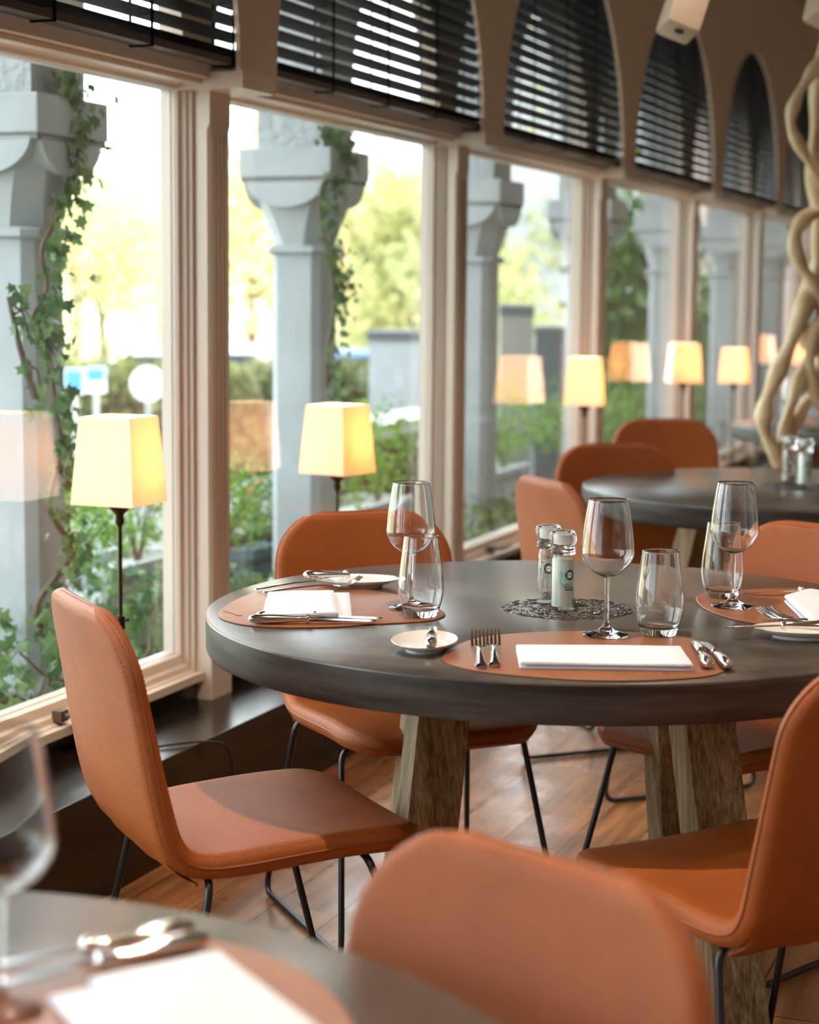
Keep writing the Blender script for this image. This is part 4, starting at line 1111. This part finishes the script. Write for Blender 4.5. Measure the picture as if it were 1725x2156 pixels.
def grinder(kind, loc, ang, label):
    root = thing('spice_grinder', label, 'grinder', loc=loc, group='salt and pepper grinders'); R = .0222
    outer = [(0, 0), (.0235, 0), (.0242, .003), (.0235, .010), (.0222, .018), (.0222, .094), (.0205, .100), (.0200, .104)]
    inner = [(.0185, .104), (.0200, .094), (.0200, .018), (.0200, .006), (0, .0055)]
    mb = MB(); mb.lathe(outer + inner, 48); gb = mb.build('glass_body', M['pane'], root, smooth=40, weld=True)
    mb = MB(); fill = .095 if kind == 'salt' else .022
    mb.lathe([(0, .0062), (.0198, .0062), (.0198, fill), (.012, fill + .002), (0, fill + .003)], 32)
    if kind != 'salt': mb.lathe([(.0194, .0865), (.0194, .0905), (.012, .091), (0, .091), (0, .0865)], 32)
    mb.build('salt_fill' if kind == 'salt' else 'peppercorns', M['salt' if kind == 'salt' else 'pepper'], root)
    mb = MB(); mb.lathe([(.018, .104), (.0232, .1045), (.0236, .108), (.0222, .1095), (.0232, .111), (.0232, .1145), (.0216, .116), (.0228, .1175), (.0226, .122), (.021, .123), (.0, .123)], 48)
    mb.build('collar', M['glass'], root, smooth=40, weld=True)
    vs = []; fs = []; seg = 96; prof = [(.0200, .1235), (.0245, .1250), (.0256, .1300), (.0256, .1400), (.0240, .1460), (.0205, .1480), (.016, .1478), (.013, .1462), (0, .1462)]
    for (r, z) in prof:
        for k in range(seg):
            rr = r * (1 + (.018 if k % 4 < 2 else 0) * (1 if .124 < z < .146 else 0)); a = 2 * math.pi * k / seg; vs.append((rr * math.cos(a), rr * math.sin(a), z))
    for i in range(len(prof) - 1):
        for k in range(seg): l = (k + 1) % seg; fs.append((i * seg + k, i * seg + l, (i + 1) * seg + l, (i + 1) * seg + k))
    fs.append(tuple(range(seg - 1, -1, -1))); mb = MB(); mb.add(vs, fs); mb.build('grinder_cap', M['glass'], root, smooth=40, weld=True)
    mb = MB(); mb.lathe([(0, .1245), (.0125, .1245), (.0115, .1400), (0, .1405)], 32); mb.build('cap_core', M['label_white'], root, smooth=40)
    # label: teal cloud, octagon badge, white disc, name
    zc = .067; r = random.Random(5)
    if kind == 'salt':
        mb = MB()
        for (u, v, q) in ((-.0125, .012, .0032), (-.009, .0135, .0030), (-.0155, .006, .0036), (-.013, .001, .0042), (-.0165, -.004, .0038), (-.0145, -.0095, .0046), (-.010, -.013, .0042), (-.0055, -.0115, .0036), (-.001, -.013, .0034), (.003, -.0125, .0030), (-.010, .007, .005), (-.010, -.006, .005)):
            bend_to(mb, [[(u + q * math.cos(2 * math.pi * i / 10), v + q * math.sin(2 * math.pi * i / 10)) for i in range(10)]], R, ang, zc, .00025 + .00002 * r.random())
        mb.build('teal_splash', M['label_teal'], gb)
    else:
        mb = MB()
        for i in range(16):
            u, v, q = r.uniform(-.018, .002), r.uniform(-.016, .014), r.uniform(.0008, .002); bend_to(mb, [[(u + q * math.cos(2 * math.pi * i / 6), v + q * .7 * math.sin(2 * math.pi * i / 6)) for i in range(6)]], R, ang, zc, .0003)
        mb.build('brown_speckles', M['label_brown'], gb)
    def ngon(n, q, rot=0): return [(q * math.cos(2 * math.pi * i / n + rot), q * math.sin(2 * math.pi * i / n + rot)) for i in range(n)]
    mb = MB(); bend_to(mb, [ngon(8, .0112, math.pi / 8 * 0 + math.pi / 2)], R, ang, zc, .0004); mb.build('badge_border', M['label_white'], gb)
    mb = MB(); bend_to(mb, [ngon(8, .0105, math.pi / 2)], R, ang, zc, .0006); mb.build('octagon_badge', M['label_dark'], gb)
    mb = MB(); bend_to(mb, [ngon(24, .0056)], R, ang, zc, .0008); mb.build('badge_disc', M['label_white'], gb)
    mb = MB(); bend_to(mb, text_polys('JOZO', .0046), R, ang, zc, .0010); mb.build('badge_name', M['label_dark'], gb)
    if kind == 'salt':
        mb = MB(); bend_to(mb, text_polys('SEA SALT', .0055), R, ang + .02, zc - .0235, .0006); mb.build('label_words', M['label_dark'], gb)
        mb = MB(); bend_to(mb, [[(-.0105 + i * .003, -.0012), (-.0105 + (i + 1) * .003, -.0012), (-.0105 + (i + 1) * .003, .0012), (-.0105 + i * .003, .0012)] for i in range(7)], R, ang + .02, zc - .0280, .0006); mb.build('label_band', M['label_green'], gb)
    return root
gp = grinder('pepper', (.268, 3.566, ZT + .001), -.05, 'pepper grinder half hidden behind the teal-labelled salt grinder on the main table')
gs = grinder('salt', (.2885, 3.484, ZT + .001), .55, 'salt grinder with teal label on the carved centre of the main table')
q = at(1660, 1001, .75); dup(gp, (q.x, q.y, ZT + .001), 0, 'blurred pepper grinder on the second table', 'salt and pepper grinders')
q = at(1693, 1008, .75); dup(gs, (q.x, q.y, ZT + .001), 0, 'blurred salt grinder on the second table, right one of the pair', 'salt and pepper grinders')

# ================================================================== TABLE LAMPS on the ledge
def lamp(s, zb, rot, label, watts=3.4):
    s = on_wall(s, 900, 2.165).x; p = wall_pt(s, 2.165, .27); root = thing('table_lamp', label, 'lamp', loc=p, rz=TH, group='window lamps')
    hb = zb - .27
    mb = MB(); mb.lathe([(0, 0), (.068, 0), (.070, .004), (.066, .010), (.02, .016), (.009, .026), (.0062, .04)], 36); mb.build('base', M['bronze'], root, smooth=50)
    mb = MB(); mb.tube([(0, 0, .02), (0, 0, .30)], .0072, 12); mb.tube([(0, 0, .30), (0, 0, hb - .03)], .0050, 12); pole = mb.build('pole', M['bronze'], root, smooth=60)
    mb = MB(); mb.lathe([(.005, .285), (.0105, .288), (.0105, .318), (.005, .321)], 16); mb.tube([(.008, 0, .305), (.024, 0, .305), (.030, 0, .305)], [.003, .003, .0055], 8); mb.build('height_clamp', M['bronze'], pole, smooth=50)
    mb = MB(); mb.lathe([(.0055, hb - .055), (.011, hb - .045), (.009, hb - .028), (.024, hb - .012), (.028, hb + .004), (0, hb + .006)], 24); mb.build('socket_cup', M['bronze'], root, smooth=50)
    a, b = .081, .066; Rm = Matrix.Rotation(rot, 4, 'Z'); t = .0012
    def sq(h, z): return [tuple(Rm @ Vector(p)) for p in ((-h, -h, z), (h, -h, z), (h, h, z), (-h, h, z))]
    mb = MB(); vs = sq(a, hb) + sq(b, hb + .20) + sq(b - t, hb + .20) + sq(a - t, hb)
    fs = []
    for q in range(4):
        for i in range(4): fs.append((q * 4 + i, q * 4 + (i + 1) % 4, ((q + 1) % 4) * 4 + (i + 1) % 4, ((q + 1) % 4) * 4 + i))
    mb.add(vs, fs); shd = mb.build('lamp_shade', M['shade'], root)
    mb = MB(); c = sq(b - .001, hb + .192)
    for i in range(2): mb.tube([c[i], c[i + 2]], .0014, 6)
    mb.tube([(0, 0, hb), (0, 0, hb + .192)], .002, 6); mb.build('shade_carrier', M['bronze'], shd)
    mb = MB(); mb.lathe([(0, hb + .045), (.008, hb + .05), (.012, hb + .06), (.021, hb + .085), (.022, hb + .10), (.016, hb + .118), (0, hb + .124)], 20); mb.build('bulb', M['bulb'], root, smooth=180)
    l = bpy.data.lights.new('lamp_light', 'POINT'); lo = bpy.data.objects.new('lamp_light', l); COL.objects.link(lo)
    l.energy = watts; l.color = (1, .64, .42); l.shadow_soft_size = .028; lo.parent = root; lo.location = (.03, 0, hb + .10)
    return root
lamp(247, .852, 0, 'lit lamp with square cream shade nearest the viewer, on the ledge at the left')
lamp(708, .812, math.radians(-12.5), 'lit lamp with square cream shade in the second window, behind the main table')
lamp(1227, .872, math.radians(10.8), 'lit lamp with square cream shade in the third window, before a window post')
lamp(1434, .890, math.radians(25), 'lit lamp with square cream shade above the furthest leather chair')
lamp(1540, .833, math.radians(3.3), 'lit lamp with square cream shade right of the furthest chair')
lamp(1683, .86, math.radians(8), 'lit lamp half hidden behind the driftwood')
# power cable from the first lamp
mb = MB(); cpt = [wall_pt(3.80, 2.10, .276), wall_pt(3.9, 2.02, .274), wall_pt(3.97, 1.99, .24), wall_pt(3.99, 1.985, .12), wall_pt(4.05, 2.0, .01)]
o = mb.tube(catmull(cpt, 8), .003, 8) and mb.build('lamp_cable', M['cable'], smooth=60); tag(o, 'black cable hanging over the dark ledge behind the left chair', 'cable')

# ================================================================== DRIFTWOOD, CEILING FITTINGS
dw = thing('driftwood_sculpture', 'tall twisted bleached driftwood branches standing behind the second table', 'sculpture', loc=(1.42, 7.05, 0))
def strand(pts, r0, r1, seed):
    r = random.Random(seed); P = []
    for (px, py, dy) in pts: p = atY(px, py, 7.0 + dy); P.append(p - Vector((1.42, 7.05, 0)))
    c = catmull(P, 9); n = len(c)
    rad = [(r0 + (r1 - r0) * i / n) * (1 + .22 * math.sin(i * .45 + seed) + .08 * r.random()) for i in range(n)]
    mb = MB(); mb.tube(c, rad, 12, flat=.8); mb.build('branch', M['driftwood'], dw, smooth=180)
strand([(1760, 60, 0), (1722, 100, -.02), (1690, 145, -.04), (1660, 200, -.06), (1652, 250, -.06), (1675, 300, -.03), (1705, 350, 0), (1722, 400, .02), (1740, 470, .03)], .026, .022, 1)
strand([(1745, -40, .05), (1722, 100, .06), (1708, 230, .05), (1706, 360, .04), (1716, 450, .04), (1718, 540, .03), (1690, 620, .0), (1655, 720, -.05), (1625, 790, -.08), (1606, 850, -.08), (1612, 905, -.06), (1645, 970, -.02), (1670, 1100, 0), (1672, 1600, 0)], .045, .03, 2)
strand([(1735, 430, -.04), (1690, 440, -.06), (1664, 480, -.07), (1672, 530, -.05), (1700, 580, -.02), (1722, 640, 0), (1712, 700, 0), (1690, 760, -.02), (1665, 830, -.04), (1650, 900, -.03), (1652, 970, 0), (1672, 1100, .02), (1680, 1600, .02)], .030, .026, 3)
strand([(1750, 300, .08), (1735, 460, .08), (1702, 560, .06), (1684, 640, .05), (1690, 700, .04), (1722, 740, .03), (1712, 800, .02), (1680, 860, .0), (1658, 930, .02), (1680, 1050, .04), (1690, 1600, .04)], .032, .026, 4)
strand([(1770, 640, .0), (1735, 650, -.02), (1712, 670, -.04), (1700, 740, -.05), (1712, 810, -.03), (1740, 880, 0), (1745, 980, .02), (1720, 1100, .04), (1700, 1600, .05)], .022, .03, 5)
mb = MB(); mb.lathe([(0, 0), (.20, 0), (.21, .03), (.12, .06), (0, .07)], 28, c=(.10, .05, 0)); mb.build('root_base', M['driftwood'], dw, smooth=50)

def speaker(px, py, Y, w, h, label, rz):
    p = atY(px, py, Y); root = thing('ceiling_speaker', label, 'speaker', loc=p, rz=rz)
    mb = MB(); Rt = Matrix.Rotation(math.radians(20), 4, 'Y') @ Matrix.Rotation(math.radians(-14), 4, 'X'); mb.box(-w / 2, w / 2, -.06, .06, 0, h, Rt); mb.build('cabinet', M['plastic'], root, bevel=.014, smooth=40)
    mb = MB(); mb.lathe([(0, -.0035), (.014, -.0035), (.014, 0), (0, 0)], 20, mtx=Rt @ Matrix.Translation((0, -.02, -.001))); mb.build('socket', M['cable'], root)
    top = Rt @ Vector((0, 0, h)); mb = MB(); mb.tube([top - Vector((0, 0, .02)), (top.x, top.y, 3.2 - p.z)], .016, 10); mb.build('bracket', M['plastic'], root)
speaker(1408, 60, 5.6, .105, .34, 'cream ceiling speaker hanging in front of the fourth arch', 0.12)
speaker(1722, 32, 6.4, .12, .26, 'cream ceiling speaker at the top right corner', 0.35)
DLB = ['between the left chair and the main table', 'above the second table, unseen, added as fill', 'above the driftwood, unseen, added as fill', 'in front of the far windows, unseen, added as fill', 'right of the main table, unseen, added as fill', 'right of the camera, unseen, added as fill', 'left of the corner table, added fill for the left chair']
for i, (x, y, z, w, a) in enumerate(SPOTS):  # housings out of view; all but the first belong to added fill lights
    root = thing('ceiling_downlight_and_fill', 'round black ceiling downlight ' + DLB[i], 'ceiling light', loc=(x, y, 3.2), group='ceiling downlights')
    mb = MB(); mb.lathe([(.050, 0), (.050, -.075), (.046, -.078), (.044, -.07), (.044, -.03), (0, -.03), (0, 0)], 24); mb.build('housing', M['black_metal'], root, smooth=40)
